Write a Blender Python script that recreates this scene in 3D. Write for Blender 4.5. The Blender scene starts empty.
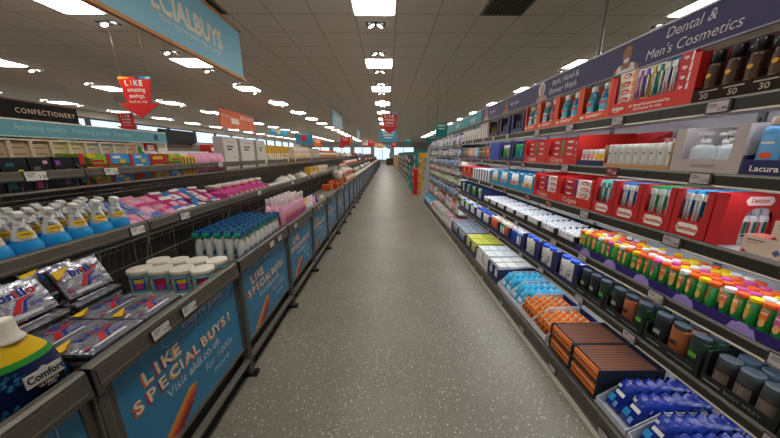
import bpy, math, random
from mathutils import Matrix, Vector
R_ = random.Random(7)
PI = math.pi
SC = bpy.context.scene
COL = SC.collection
# ---------------------------------------------------------------- camera, world, exposure
cam_d = bpy.data.cameras.new('camera')
cam = bpy.data.objects.new('camera', cam_d); COL.objects.link(cam)
cam_d.sensor_width = 36.0
cam_d.lens = 36.0 * 268.0 / 780.0
cam_d.clip_start = 0.02
cam_d.clip_end = 300
cam.location = (0, 0, 1.6)
cam.rotation_euler = (math.radians(90 - 13.63), 0, math.radians(-0.62))
SC.camera = cam
w = bpy.data.worlds.new('daylight'); SC.world = w; w.use_nodes = True
bg = w.node_tree.nodes['Background']
bg.inputs[0].default_value = (0.62, 0.80, 1.0, 1); bg.inputs[1].default_value = .42
SC.view_settings.view_transform = 'Standard'
SC.view_settings.look = 'None'
SC.view_settings.exposure = 2.02
SC.view_settings.gamma = 1.0
SC.view_settings.use_curve_mapping = False
PANEL_LIGHT = 6.0
SPOT_LIGHT = 3.0
STRIP_LIGHT = 3.0
CEIL = 3.55

# ---------------------------------------------------------------- materials
def lin(h):
    h = h.lstrip('#')
    c = [int(h[i:i+2], 16) / 255 for i in (0, 2, 4)]
    return tuple(((x + .055) / 1.055) ** 2.4 if x > .04045 else x / 12.92 for x in c) + (1,)
MATS = {}
def mat(hexc, rough=.5, metal=0.0, emit=0.0, bump=0.0, bscale=40.0, trans=0.0, spec=None, var=0.0):
    key = (hexc, rough, metal, emit, bump, bscale, trans, spec, var)
    if key in MATS: return MATS[key]
    m = bpy.data.materials.new('m_%s_%d' % (hexc.strip('#'), len(MATS)))
    m.use_nodes = True
    nt = m.node_tree; b = nt.nodes['Principled BSDF']
    b.inputs['Base Color'].default_value = lin(hexc)
    b.inputs['Roughness'].default_value = rough
    b.inputs['Metallic'].default_value = metal
    if spec is not None: b.inputs['Specular IOR Level'].default_value = spec
    if emit:
        b.inputs['Emission Color'].default_value = lin(hexc); b.inputs['Emission Strength'].default_value = emit
    if trans: b.inputs['Transmission Weight'].default_value = trans
    if bump or var:
        tc = nt.nodes.new('ShaderNodeTexCoord'); n = nt.nodes.new('ShaderNodeTexNoise')
        n.inputs['Scale'].default_value = bscale; nt.links.new(tc.outputs['Object'], n.inputs['Vector'])
        if bump:
            bp = nt.nodes.new('ShaderNodeBump'); bp.inputs['Strength'].default_value = bump; bp.inputs['Distance'].default_value = .02
            nt.links.new(n.outputs['Fac'], bp.inputs['Height']); nt.links.new(bp.outputs['Normal'], b.inputs['Normal'])
        if var:
            mx = nt.nodes.new('ShaderNodeHueSaturation'); mx.inputs['Color'].default_value = lin(hexc)
            mr = nt.nodes.new('ShaderNodeMapRange'); mr.inputs[3].default_value = 1 - var; mr.inputs[4].default_value = 1 + var
            nt.links.new(n.outputs['Fac'], mr.inputs[0]); nt.links.new(mr.outputs[0], mx.inputs['Value'])
            nt.links.new(mx.outputs[0], b.inputs['Base Color'])
    MATS[key] = m
    return m
def glassy(name, col, alpha):
    m = bpy.data.materials.new(name); m.use_nodes = True; nt = m.node_tree; nt.nodes.clear()
    o = nt.nodes.new('ShaderNodeOutputMaterial'); mx = nt.nodes.new('ShaderNodeMixShader')
    t = nt.nodes.new('ShaderNodeBsdfTransparent'); g = nt.nodes.new('ShaderNodeBsdfPrincipled')
    g.inputs['Base Color'].default_value = col; g.inputs['Roughness'].default_value = .08
    t.inputs[0].default_value = (1, 1, 1, 1)
    mx.inputs[0].default_value = alpha
    nt.links.new(t.outputs[0], mx.inputs[1]); nt.links.new(g.outputs[0], mx.inputs[2]); nt.links.new(mx.outputs[0], o.inputs[0])
    return m
CLEAR = glassy('clear_plastic', (.85, .92, .95, 1), .35)
PANE = glassy('window_glass', (.8, .9, .95, 1), .12)

def floor_mat():
    m = bpy.data.materials.new('speckled_vinyl'); m.use_nodes = True; nt = m.node_tree; b = nt.nodes['Principled BSDF']
    tc = nt.nodes.new('ShaderNodeTexCoord')
    def spk(scale, lo, hi):
        v = nt.nodes.new('ShaderNodeTexVoronoi'); v.inputs['Scale'].default_value = scale
        nt.links.new(tc.outputs['Object'], v.inputs['Vector'])
        # speck size differs per cell
        s = nt.nodes.new('ShaderNodeSeparateColor'); nt.links.new(v.outputs['Color'], s.inputs[0])
        mr = nt.nodes.new('ShaderNodeMapRange'); mr.inputs[1].default_value = 0; mr.inputs[2].default_value = 1
        mr.inputs[3].default_value = lo; mr.inputs[4].default_value = hi
        nt.links.new(s.outputs[0], mr.inputs[0])
        lt = nt.nodes.new('ShaderNodeMath'); lt.operation = 'LESS_THAN'
        nt.links.new(v.outputs['Distance'], lt.inputs[0]); nt.links.new(mr.outputs[0], lt.inputs[1])
        return lt.outputs[0]
    a = spk(58, -.10, .32); c = spk(110, -.10, .34); d = spk(90, -.2, .34)
    n = nt.nodes.new('ShaderNodeTexNoise'); n.inputs['Scale'].default_value = 1.3; nt.links.new(tc.outputs['Object'], n.inputs['Vector'])
    r = nt.nodes.new('ShaderNodeValToRGB'); r.color_ramp.elements[0].color = lin('#7c786d'); r.color_ramp.elements[1].color = lin('#8a867a')
    r.color_ramp.elements[0].position = .3; r.color_ramp.elements[1].position = .7
    nt.links.new(n.outputs['Fac'], r.inputs[0])
    out = r.outputs[0]
    for f, colr, k in ((d, '#3f3d38', .8), (c, '#b5b1a2', .7), (a, '#d8d5c6', .9)):
        mx = nt.nodes.new('ShaderNodeMix'); mx.data_type = 'RGBA'
        mu = nt.nodes.new('ShaderNodeMath'); mu.operation = 'MULTIPLY'; mu.inputs[1].default_value = k
        nt.links.new(f, mu.inputs[0]); nt.links.new(mu.outputs[0], mx.inputs[0])
        nt.links.new(out, mx.inputs[6]); mx.inputs[7].default_value = lin(colr); out = mx.outputs[2]
    nt.links.new(out, b.inputs['Base Color'])
    b.inputs['Roughness'].default_value = .42
    return m
def ceil_mat():
    m = bpy.data.materials.new('ceiling_tiles'); m.use_nodes = True; nt = m.node_tree; b = nt.nodes['Principled BSDF']
    tc = nt.nodes.new('ShaderNodeTexCoord'); sp = nt.nodes.new('ShaderNodeSeparateXYZ'); nt.links.new(tc.outputs['Object'], sp.inputs[0])
    def line(o, off):
        a = nt.nodes.new('ShaderNodeMath'); a.operation = 'ADD'; a.inputs[1].default_value = off; nt.links.new(o, a.inputs[0])
        d = nt.nodes.new('ShaderNodeMath'); d.operation = 'DIVIDE'; d.inputs[1].default_value = .6; nt.links.new(a.outputs[0], d.inputs[0])
        f = nt.nodes.new('ShaderNodeMath'); f.operation = 'PINGPONG'; f.inputs[1].default_value = .5; nt.links.new(d.outputs[0], f.inputs[0])
        l = nt.nodes.new('ShaderNodeMath'); l.operation = 'LESS_THAN'; l.inputs[1].default_value = .017; nt.links.new(f.outputs[0], l.inputs[0])
        return l.outputs[0]
    x = line(sp.outputs[0], 60.46); y = line(sp.outputs[1], 60 - 4.43 + .0)
    mxx = nt.nodes.new('ShaderNodeMath'); mxx.operation = 'MAXIMUM'; nt.links.new(x, mxx.inputs[0]); nt.links.new(y, mxx.inputs[1])
    mu = nt.nodes.new('ShaderNodeMath'); mu.operation = 'MULTIPLY'; mu.inputs[1].default_value = .55; nt.links.new(mxx.outputs[0], mu.inputs[0])
    n = nt.nodes.new('ShaderNodeTexNoise'); n.inputs['Scale'].default_value = 90; nt.links.new(tc.outputs['Object'], n.inputs['Vector'])
    r = nt.nodes.new('ShaderNodeValToRGB'); r.color_ramp.elements[0].color = lin('#e6dfd4'); r.color_ramp.elements[1].color = lin('#eee7dd')
    nt.links.new(n.outputs['Fac'], r.inputs[0])
    mx = nt.nodes.new('ShaderNodeMix'); mx.data_type = 'RGBA'; nt.links.new(mu.outputs[0], mx.inputs[0])
    nt.links.new(r.outputs[0], mx.inputs[6]); mx.inputs[7].default_value = lin('#a0968c')
    nt.links.new(mx.outputs[2], b.inputs['Base Color']); b.inputs['Roughness'].default_value = .9
    return m

# ---------------------------------------------------------------- mesh builder
_txt = {}
def text_geo(s, bold=0.0, shear=0.0, align='LEFT', space=1.0, res=3):
    k = (s, bold, shear, align, space, res)
    if k not in _txt:
        cu = bpy.data.curves.new('t', 'FONT'); cu.body = s; cu.size = 1; cu.offset = bold; cu.shear = shear
        cu.align_x = align; cu.space_character = space; cu.resolution_u = res
        o = bpy.data.objects.new('t', cu); me = bpy.data.meshes.new_from_object(o)
        _txt[k] = ([tuple(v.co) for v in me.vertices], [tuple(p.vertices) for p in me.polygons])
        bpy.data.objects.remove(o); bpy.data.curves.remove(cu); bpy.data.meshes.remove(me)
    return _txt[k]
class MB:
    def __init__(s): s.v = []; s.f = []; s.m = []; s.mats = []; s.sm = []
    def _mi(s, m):
        if m not in s.mats: s.mats.append(m)
        return s.mats.index(m)
    def add(s, vs, fs, m, smooth=False, T=None):
        o = len(s.v); i = s._mi(m)
        if T is not None: vs = [tuple(T @ Vector(p)) for p in vs]
        s.v += vs
        for f in fs: s.f.append(tuple(o + k for k in f)); s.m.append(i); s.sm.append(smooth)
        return s
    def box(s, x0, x1, y0, y1, z0, z1, m, T=None, taper=1.0):
        cx, cy = (x0 + x1) / 2, (y0 + y1) / 2
        t = lambda x, y: (cx + (x - cx) * taper, cy + (y - cy) * taper)
        a, b, c, d = t(x0, y0), t(x1, y0), t(x1, y1), t(x0, y1)
        vs = [(x0, y0, z0), (x1, y0, z0), (x1, y1, z0), (x0, y1, z0), a + (z1,), b + (z1,), c + (z1,), d + (z1,)]
        return s.add(vs, [(3, 2, 1, 0), (4, 5, 6, 7), (0, 1, 5, 4), (1, 2, 6, 5), (2, 3, 7, 6), (3, 0, 4, 7)], m, T=T)
    def quad(s, pts, m, T=None): return s.add(list(pts), [tuple(range(len(pts)))], m, T=T)
    def front(s, x0, x1, z0, z1, m, y=-.001, T=None):
        return s.quad([(x0, y, z0), (x1, y, z0), (x1, y, z1), (x0, y, z1)], m, T)
    def lathe(s, prof, m, cx=0, cy=0, sx=1, sy=1, n=14, T=None, cap=True, z0=0, smooth=True):
        vs = []; fs = []
        for r, z in prof:
            for k in range(n):
                a = 2 * PI * k / n
                vs.append((cx + r * sx * math.cos(a), cy + r * sy * math.sin(a), z + z0))
        for i in range(len(prof) - 1):
            for k in range(n):
                q = (k + 1) % n
                fs.append((i * n + k, i * n + q, (i + 1) * n + q, (i + 1) * n + k))
        s.add(vs, fs, m, smooth, T)
        if cap:
            b = len(s.v) - len(vs)
            mi = s._mi(m)
            if prof[0][0] > 0: s.f.append(tuple(b + k for k in reversed(range(n)))); s.m.append(mi); s.sm.append(False)
            if prof[-1][0] > 0: s.f.append(tuple(b + (len(prof) - 1) * n + k for k in range(n))); s.m.append(mi); s.sm.append(False)
        return s
    def tube(s, pts, r, m, n=6):
        P = [Vector(p) for p in pts]; vs = []; fs = []
        for i, p in enumerate(P):
            d = (P[min(i + 1, len(P) - 1)] - P[max(i - 1, 0)]).normalized()
            u = d.orthogonal().normalized() if abs(d.z) < .9 else Vector((1, 0, 0))
            u = (u - d * u.dot(d)).normalized(); w_ = d.cross(u)
            for k in range(n):
                a = 2 * PI * k / n
                vs.append(tuple(p + u * r * math.cos(a) + w_ * r * math.sin(a)))
        for i in range(len(P) - 1):
            for k in range(n):
                q = (k + 1) % n; fs.append((i * n + k, i * n + q, (i + 1) * n + q, (i + 1) * n + k))
        fs.append(tuple(reversed(range(n)))); fs.append(tuple((len(P) - 1) * n + k for k in range(n)))
        return s.add(vs, fs, m, True)
    def prism(s, poly, y0, y1, m, T=None):     # poly in xz, extruded along y
        n = len(poly); vs = [(x, y0, z) for x, z in poly] + [(x, y1, z) for x, z in poly]
        fs = [tuple(range(n)), tuple(reversed(range(n, 2 * n)))] + [(i + n, (i + 1) % n + n, (i + 1) % n, i) for i in range(n)]
        return s.add(vs, fs, m, T=T)
    def prof(s, poly, x0, x1, m, T=None):      # poly in yz, extruded along x
        n = len(poly); vs = [(x0, y, z) for y, z in poly] + [(x1, y, z) for y, z in poly]
        fs = [tuple(reversed(range(n))), tuple(range(n, 2 * n))] + [(i, (i + 1) % n, (i + 1) % n + n, i + n) for i in range(n)]
        return s.add(vs, fs, m, T=T)
    def text(s, t, x, z, h, m, y=-.002, bold=0.0, shear=0.0, align='LEFT', wide=1.0, space=1.0, T=None, rot=0.0, res=3):
        v, f = text_geo(t, bold, shear, align, space, res)
        k = h / .7
        c, q = math.cos(rot), math.sin(rot)
        vs = [(x + (a * wide * c - b * q) * k, y, z + (a * wide * q + b * c) * k) for a, b, _ in v]
        return s.add(vs, f, m, T=T)
    def mesh(s, name):
        me = bpy.data.meshes.new(name); me.from_pydata(s.v, [], s.f)
        for m in s.mats: me.materials.append(m)
        me.polygons.foreach_set('material_index', s.m); me.polygons.foreach_set('use_smooth', s.sm)
        me.update(); return me

# ---------------------------------------------------------------- things
LABELS = {}
def tag(o, label, cat, group=None, kind=None):
    if label: o['label'] = label
    if cat: o['category'] = cat
    if group: o['group'] = group
    if kind: o['kind'] = kind
    return o
class Proto:
    """name + parts [(part name, MB, [sub parts])]; one part with parts=None means a thing of one mesh"""
    def __init__(s, name, parts):
        s.name = name
        def conv(p):
            n, mb = p[0], p[1]
            return (n, mb.mesh(n), [conv(q) for q in (p[2] if len(p) > 2 else [])], p[3] if len(p) > 3 else None)
        s.parts = [conv(p) for p in parts] if isinstance(parts, list) else None
        s.me = parts.mesh(name) if isinstance(parts, MB) else None
def place(p, loc, rz, label, cat, group=None, scale=None, rot=None):
    r = bpy.data.objects.new(p.name, p.me)
    COL.objects.link(r); r.location = (loc[0], loc[1], loc[2] + (.0018 if .1 < loc[2] < 2.3 else 0))   # a hair above what carries it
    r.rotation_euler = rot if rot else (0, 0, rz)
    if scale: r.scale = (scale,) * 3 if not isinstance(scale, tuple) else scale
    tag(r, label, cat, group)
    def kid(q, par):
        o = bpy.data.objects.new(q[0], q[1]); COL.objects.link(o); o.parent = par
        if q[3]: o['label'] = q[3]
        for z in q[2]: kid(z, o)
    for q in p.parts or []: kid(q, r)
    return r
RR, LL = -PI / 2, PI / 2
def R(p, X, Y, z, *a, **k): return place(p, (X, Y, z), RR, *a, **k)
def L(p, X, Y, z, *a, **k): return place(p, (X, Y, z), LL, *a, **k)
def struct(name, mb, loc=(0, 0, 0)):
    o = bpy.data.objects.new(name, mb.mesh(name)); COL.objects.link(o); o.location = loc; o['kind'] = 'structure'; return o
O_ = ['first', 'second', 'third', 'fourth', 'fifth', 'sixth', 'seventh', 'eighth', 'ninth', 'tenth', 'eleventh', 'twelfth', 'thirteenth',
      'fourteenth', 'fifteenth', 'sixteenth', 'seventeenth', 'eighteenth', 'nineteenth', 'twentieth'] 
T_ = ['twenty', 'thirty', 'forty', 'fifty', 'sixty', 'seventy', 'eighty', 'ninety']
def nth(i):
    i += 1
    if i <= 20: return O_[i - 1]
    if i % 10: return T_[i // 10 - 2] + '-' + O_[i % 10 - 1]
    return T_[i // 10 - 2][:-1] + 'ieth'
def rowname(j): return ['front', 'second', 'third', 'fourth', 'fifth', 'sixth', 'seventh', 'eighth'][j] + ' row'

# colours
GREY = mat('#77746c', .45, .3, var=.05, bscale=6); DGREY = mat('#55534d', .5, .3); RAIL = mat('#5e5b53', .45, .25); RAILD = mat('#3b3933', .6)
TAUPE = mat('#5d584f', .55, .1); BLACK = mat('#0c0c0d', .5); WHITE = mat('#e8e8e6', .5); CREAM = mat('#ece6da', .55); SHELF = mat('#cfd2d6', .5)
CHROME = mat('#cfcfcf', .3, .85); WIRE = mat('#8e8b85', .35, .8); DWIRE = mat('#3a3836', .4, .6)
BLUEP = mat('#2f87b5', .35, var=.12, bscale=30); LBLUE = mat('#86c4dc', .5, var=.03, bscale=3); ORANGE = mat('#e87a2a', .45); RED = mat('#d3201f', .42)
NAVY = mat('#1c2156', .45); PURP = mat('#2d2a58', .55); TEAL = mat('#1c8a8d', .5); WOOD = mat('#c58a52', .5, var=.15, bscale=12)
PAPER = mat('#d9d6d0', .6); INK = mat('#2a2a2c', .6); PINK = mat('#e0409a', .45); LPINK = mat('#efb6c8', .5); YEL = mat('#f1c61c', .45)
SIL = mat('#b4b7c4', .2, .75, bump=.55, bscale=28, var=.2); KRAFT = mat('#b98f5f', .7); BEIGE = mat('#d9bfa8', .6); GREEN = mat('#2f9a3a', .4)
# ================================================================ structure
H0, H1 = -6.0, 46.0
XL, XR = -13.7, 9.0
struct('floor', MB().quad([(XL, H0, 0), (XR, H0, 0), (XR, H1, 0), (XL, H1, 0)], floor_mat()))
struct('ceiling', MB().quad([(XL, H1, CEIL), (XR, H1, CEIL), (XR, H0, CEIL), (XL, H0, CEIL)], ceil_mat()))
WALL = mat('#b3aaa0', .8)
struct('wall_right', MB().box(XR, XR + .15, H0, H1, 0, CEIL, WALL))
struct('wall_near', MB().box(XL, XR, H0 - .15, H0, 0, CEIL, WALL))
mb = MB(); mb.box(XL - .2, XL, H0, H1, 0, 2.35, WALL); mb.box(XL - .2, XL, H0, H1, 3.23, CEIL, WALL); mb.box(XL - .2, XL, H0, 3.8, 2.35, 3.23, WALL)
mb.box(XL - .2, XL, 41.5, H1, 2.35, 3.23, WALL)
struct('wall_left', mb)
FR = mat('#26282a', .5)
n_ = 0
y = 3.8
while y < 41:
    n_ += 1
    o = struct('window_%d' % n_, MB().box(XL - .1, XL - .09, y + .05, y + 2.3, 2.4, 3.18, PANE))
    m_ = MB(); m_.box(XL - .14, XL - .02, y, y + .08, 2.35, 3.23, FR); m_.box(XL - .14, XL - .02, y + 2.27, y + 2.35, 2.35, 3.23, FR)
    m_.box(XL - .14, XL - .02, y + .08, y + 2.27, 2.35, 2.42, FR); m_.box(XL - .14, XL - .02, y + .08, y + 2.27, 3.16, 3.23, FR)
    f = bpy.data.objects.new('window_frame', m_.mesh('window_frame')); COL.objects.link(f); f.parent = o
    y += 2.35
# far wall with shop windows
mb = MB(); xs = [XL, -12.5, -9.5, -9.0, -6.0, -5.5, -2.6, -2.2, .6, 1.1, 4.5, XR]
mb.box(XL, XR, H1, H1 + .2, 0, .6, WALL); mb.box(XL, XR, H1, H1 + .2, 2.75, CEIL, WALL)
for i in range(0, len(xs) - 1, 2): mb.box(xs[i], xs[i + 1], H1, H1 + .2, .6, 2.75, WALL)
struct('wall_far', mb)
for i in range(1, len(xs) - 1, 2):
    n_ += 1; a, b_ = xs[i], xs[i + 1]
    o = struct('window_%d' % n_, MB().box(a, b_, H1 + .1, H1 + .11, .6, 2.75, PANE))
    m_ = MB()
    for q in (a, (a + b_) / 2 - .04, b_ - .08): m_.box(q, q + .08, H1 + .02, H1 + .16, .6, 2.75, FR)
    m_.box(a, b_, H1 + .03, H1 + .15, .6, .68, FR); m_.box(a, b_, H1 + .03, H1 + .15, 2.67, 2.75, FR)
    f = bpy.data.objects.new('window_frame', m_.mesh('window_frame')); COL.objects.link(f); f.parent = o
# trees outside the side windows
def tree(x, y, s, label):
    tr = MB(); tr.tube([(0, 0, 0), (.1, .05, 1.6 * s), (0, 0, 2.9 * s)], .13 * s, mat('#4b3c2e', .9), 8)
    cr = MB(); rr = random.Random(int(x * 10 + y))
    G1 = mat('#4c6a4a', .8, var=.3, bscale=3)
    for k in range(900):
        a, u, q = rr.uniform(0, 2 * PI), rr.uniform(-1, 1), rr.uniform(.5, 1) ** .5
        h = math.sqrt(1 - u * u); c = Vector((q * h * math.cos(a) * 1.7, q * h * math.sin(a) * 1.7, 3.4 + q * u * 1.3)) * s
        d = Vector((rr.uniform(-1, 1), rr.uniform(-1, 1), rr.uniform(-1, 1))).normalized() * .2 * s; e = d.orthogonal().normalized() * .12 * s
        cr.quad([tuple(c - d), tuple(c + e), tuple(c + d), tuple(c - e)], G1)
    place(Proto('tree', [('trunk', tr), ('crown', cr)]), (x, y, 0), 0, label, 'tree')
tree(-19, 11.5, 1.0, 'bushy green tree outside the high window behind the black confectionery sign')
tree(-20.5, 16.5, .9, 'green tree outside the high window beside the small red arrow')
struct('ground', MB().quad([(-60, -30, -.02), (XL - .21, -30, -.02), (XL - .21, 90, -.02), (-60, 90, -.02)], mat('#7d8078', .9)))

# ================================================================ lights
LITE = mat('#fff8ee', .5, emit=PANEL_LIGHT); LITS = mat('#fff8ee', .5, emit=SPOT_LIGHT)
fr = MB(); a = .29
for (x0, x1, y0, y1) in ((-.3, .3, -.3, -.275), (-.3, .3, .275, .3), (-.3, -.275, -.275, .275), (.275, .3, -.275, .275)): fr.box(x0, x1, y0, y1, -.02, 0, WHITE)
df = MB().box(-.265, .265, -.265, .265, -.030, -.010, LITE, taper=1.04)
P_light = Proto('ceiling_light', [('frame', fr), ('diffuser', df)])
tr = MB().box(-.15, .15, -.07, .07, -.008, 0, BLACK)
def eye(sx):
    m_ = MB(); T = Matrix.Translation((sx * .068, 0, -.022)) @ Matrix.Rotation(sx * .45, 4, 'Y')
    m_.lathe([(.05, .012), (.055, .0), (.05, -.010)], CHROME, T=T, n=12, cap=False); m_.lathe([(.001, -.008), (.048, -.008)], LITS, T=T, n=12, cap=False)
    return m_
P_spot = Proto('twin_spotlight', [('recess_tray', tr), ('lamp', eye(-1)), ('lamp', eye(1))])
rows = [(-.17, 'above the aisle'), (-4.25, 'over the second aisle'), (-8.40, 'over the third aisle'), (-12.6, 'beside the window wall'), (4.33, 'beyond the toiletry shelving')]
for X, nm in rows:
    for k in range(-2, 17):
        Y = 4.13 + 2.4 * k
        if X > 0 and (k < 0 or k > 12): continue
        if X < -9 and (k < 2): continue
        place(P_light, (X, Y, CEIL - .001), 0, 'square white ceiling light %s, %s from the near end' % (nm, nth(k + 2)), 'ceiling light', 'ceiling lights ' + nm)
        if k > 11: continue
        for e, (dy) in enumerate((.6, 1.8)):
            place(P_spot, (X, Y + dy, CEIL - .001), 0, 'twin round spotlight %s, %s from the near end' % (nm, nth(2 * (k + 2) + e)), 'spotlight', 'twin spotlights ' + nm)
# ceiling vents
vt = MB(); fm = MB()
fm.box(-.3, .3, -.3, -.27, -.015, 0, GREY); fm.box(-.3, .3, .27, .3, -.015, 0, GREY); fm.box(-.3, -.27, -.27, .27, -.015, 0, GREY); fm.box(.27, .3, -.27, .27, -.015, 0, GREY)
vt.box(-.27, .27, -.27, .27, -.004, 0, BLACK)
for k in range(9): vt.box(-.25 + k * .058, -.235 + k * .058, -.27, .27, -.014, -.004, TAUPE)
P_vent = Proto('ceiling_vent', [('frame', fm), ('grille', vt)])
place(P_vent, (1.64, 4.13, CEIL - .001), 0, 'dark slatted ceiling vent above the purple shelf header', 'vent')
place(P_vent, (-2.56, 4.13, CEIL - .001), 0, 'dark slatted ceiling vent above the end of the long blue banner', 'vent')

# ================================================================ hanging signs
def wire_parts(z, xs, yy=0): 
    m_ = MB()
    for x in xs: m_.tube([(x, yy, z), (x, yy, CEIL)], .002, WIRE, 4)
    return m_
def banner(X, Y0, Y1, Z0, Z1, pm, label, lines=(), edge=WOOD, back=None):
    """banner in a plane along the aisle that faces the aisle; origin at its near end"""
    W = Y1 - Y0
    p = MB().box(0, W, -.012, .012, Z0, Z1, pm)
    e = MB(); e.box(-.03, W + .05, -.022, .022, Z0 - .035, Z0, edge); e2 = MB().box(-.03, W + .05, -.022, .022, Z1, Z1 + .035, edge)
    t = MB()
    for l in lines: t.text(*l[0], y=-.014, **l[1])
    parts = [('panel', p, [('lettering', t)] if lines else []), ('bottom_rail', e), ('top_rail', e2), ('hanging_wire', wire_parts(Z1 + .03, (.1,))), ('hanging_wire', wire_parts(Z1 + .03, (W - .1,)))]
    return place(Proto('hanging_banner', parts), (X, Y0, 0), LL, label, 'sign')
CR = mat('#efe4cf', .6)
banner(-2.15, 1.5, 4.42, 2.70, 3.31, LBLUE, 'long light blue hanging banner with large cream lettering and wooden rails',
       [(('SPECIALBUYS', 1.12, 2.92, .195, CR), dict(bold=.03, wide=.80, shear=0)), (("Once they're gone, they're gone!", 1.42, 2.84, .05, CR), dict(wide=1.0))])
banner(-2.15, 11.2, 13.6, 2.72, 3.33, LBLUE, 'light blue hanging banner over the far bins, smaller in view', [(('SPECIALBUYS', .4, 3.0, .2, CR), dict(bold=.02)), (("Once they're gone", .6, 2.84, .09, CR), {})])
banner(-2.15, 20, 22.4, 2.72, 3.33, LBLUE, 'light blue hanging banner, tiny, deep in the shop over the bins', [(('SPECIALBUYS', .4, 3.0, .2, CR), dict(bold=.02))])
ORS = mat('#e0632e', .5)
def blk(m_, x0, x1, z0, z1, mt, y=-.0135): return m_.front(x0, x1, z0, z1, mt, y=y)
b_ = banner(-5.9, 10.1, 12.6, 2.58, 3.15, ORS, 'orange hanging sign with white lettering above the white boxes', [(('SPECIALBUYS', 1.35, 2.95, .13, CR), dict(bold=.015)), (('SPECIALBUYS', .08, 2.93, .07, CR), {})], edge=ORS)
wp = MB().front(.7, 1.25, 2.72, 2.93, CR, y=-.0131); o = bpy.data.objects.new('white_patch', wp.mesh('white_patch')); COL.objects.link(o); o.parent = b_.children[0]
DKS = mat('#0e0a0a', .75, spec=.2)
cf = banner(-9.5, 6.1, 8.84, 2.50, 2.93, DKS, 'black hanging confectionery sign with pale spaced capital letters', [(('CONFECTIONERY', 1.30, 2.64, .125, mat('#c9b49a', .6)), dict(space=1.22, wide=.8))], edge=mat('#5c3a26', .5))
leaf = MB()
for k in range(9):
    a = k * .7; T = Matrix.Translation((.85 + .1 * math.cos(a), -.0142, 2.72 + .1 * math.sin(a))) @ Matrix.Rotation(-a, 4, 'Y')
    leaf.quad([(0, 0, 0), (.05, 0, .02), (.1, 0, 0), (.05, 0, -.02)], mat('#6b3b2c', .6), T=T)
o = bpy.data.objects.new('printed_leaves', leaf.mesh('printed_leaves')); COL.objects.link(o); o.parent = cf.children[0]
banner(-11.0, 8.2, 10.2, 2.02, 2.36, mat('#15130f', .5), 'black sign behind the confectionery sign, mostly hidden, white capital lettering', [(('FISH', 0.25, 2.1, .18, CR), dict(space=1.2))], edge=DKS)

def arrow(X, Y, Z, s, label):
    m_ = MB(); m_.prism([(-.25 * s, 0), (-.19 * s, -.38 * s), (-.32 * s, -.38 * s), (0, -.60 * s), (.32 * s, -.38 * s), (.19 * s, -.38 * s), (.25 * s, 0)][::-1], -.006, .006, RED)
    st = MB(); n = 6
    for k, c in enumerate(('#f3c21a', '#ef8a1f', '#d3201f', '#1d2f6b', '#2c7cc0', '#8fd0ea')):
        x0 = -.25 * s + k * .5 * s / n; st.box(x0, x0 + .5 * s / n, -.008, .008, -.028 * s, .004, mat(c, .5))
    t = MB(); cols = ['#f4e9d8', '#f2a22c', '#9fd3ea', '#f4e9d8']
    x = -.16 * s
    for ch, c in zip('LIKE', cols): t.text(ch, x, -.125 * s, .078 * s, mat(c, .5), y=-.009, bold=.03); x += (.05 if ch == 'I' else .085) * s
    t.text('amazing', 0, -.21 * s, .060 * s, CREAM, y=-.009, bold=.015, align='CENTER'); t.text('savings.', 0, -.30 * s, .060 * s, CREAM, y=-.009, bold=.015, align='CENTER')
    t.text("You'll like Aldi.", 0, -.375 * s, .034 * s, CREAM, y=-.009, bold=.01, align='CENTER')
    wr = MB(); wr.tube([(-.2 * s, 0, 0), (-.24 * s, 0, CEIL - Z)], .0025, WIRE, 4); wr.tube([(.2 * s, 0, 0), (.2 * s, 0, CEIL - Z)], .0015, WIRE, 4)
    place(Proto('arrow_sign', [('arrow_panel', m_), ('rainbow_strip', st), ('lettering', t), ('hanging_wire', wr)]), (X, Y, Z), 0, label, 'sign', 'red arrow signs')
arrow(-3.92, 4.6, 2.76, 1.0, 'large red arrow sign pointing down with white lettering, hanging before the blue header')
arrow(-7.84, 8.63, 2.80, .98, 'small red arrow sign hanging just below and behind the large red arrow')
arrow(.09, 8.63, 2.80, 1.0, 'red arrow sign hanging over the middle of the aisle')
def card(X, Y, x0, x1, z0, z1, pm, label, deco=None, rz=0, name='hanging_sign', wires=True):
    W = x1 - x0
    p = MB().box(-W / 2, W / 2, -.01, .01, z0, z1, pm); parts = [('panel', p)]
    if wires: parts.append(('hanging_wire', wire_parts(z1, (-W * .4, W * .4))))
    if deco:
        t = MB(); deco(t, W, z0, z1); parts[0] = ('panel', p, [('printed_design', t)])
    place(Proto(name, parts), (X + (x0 + x1) / 2, Y, 0), rz, label, 'sign')
def deco_circle(c1, txt=None):
    def f(t, W, z0, z1):
        h = z1 - z0; T = Matrix.Translation((0, -.012, z0 + h * .5))
        t.prism([(math.cos(a * .5) * h * .28, math.sin(a * .5) * h * .28) for a in range(0, 12)][::-1], -.001, .001, c1, T=T)
        for k in range(4): t.front(-W * .42 + k * W * .07, -W * .38 + k * W * .07, z0 + h * .1, z0 + h * .25, ORS, y=-.012)
        t.front(-W * .4, W * .4, z1 - h * .18, z1 - h * .1, CREAM, y=-.012)
    return f
def deco_lines(n=3, c=CREAM):
    def f(t, W, z0, z1):
        h = z1 - z0
        for k in range(n): t.front(-W * (.35 - .05 * k), W * (.35 - .06 * k), z0 + h * (.75 - .22 * k), z0 + h * (.85 - .22 * k), c, y=-.012)
    return f
card(0, 13, -.31, .45, 2.15, 2.68, mat('#3d9cc4', .5), 'blue rectangular sign hanging behind the red arrow over the aisle', deco_lines())
card(-3.25, 11, -.33, .33, 1.98, 2.42, mat('#3d9cc4', .5), 'blue sign with a red disc hanging over the far bins', deco_circle(RED))
card(-2.55, 8.8, -.2, .2, 1.72, 1.86, mat('#e8622a', .5), 'small orange oval card standing below the blue red-disc sign', deco_lines(1), wires=False) if False else None
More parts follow.
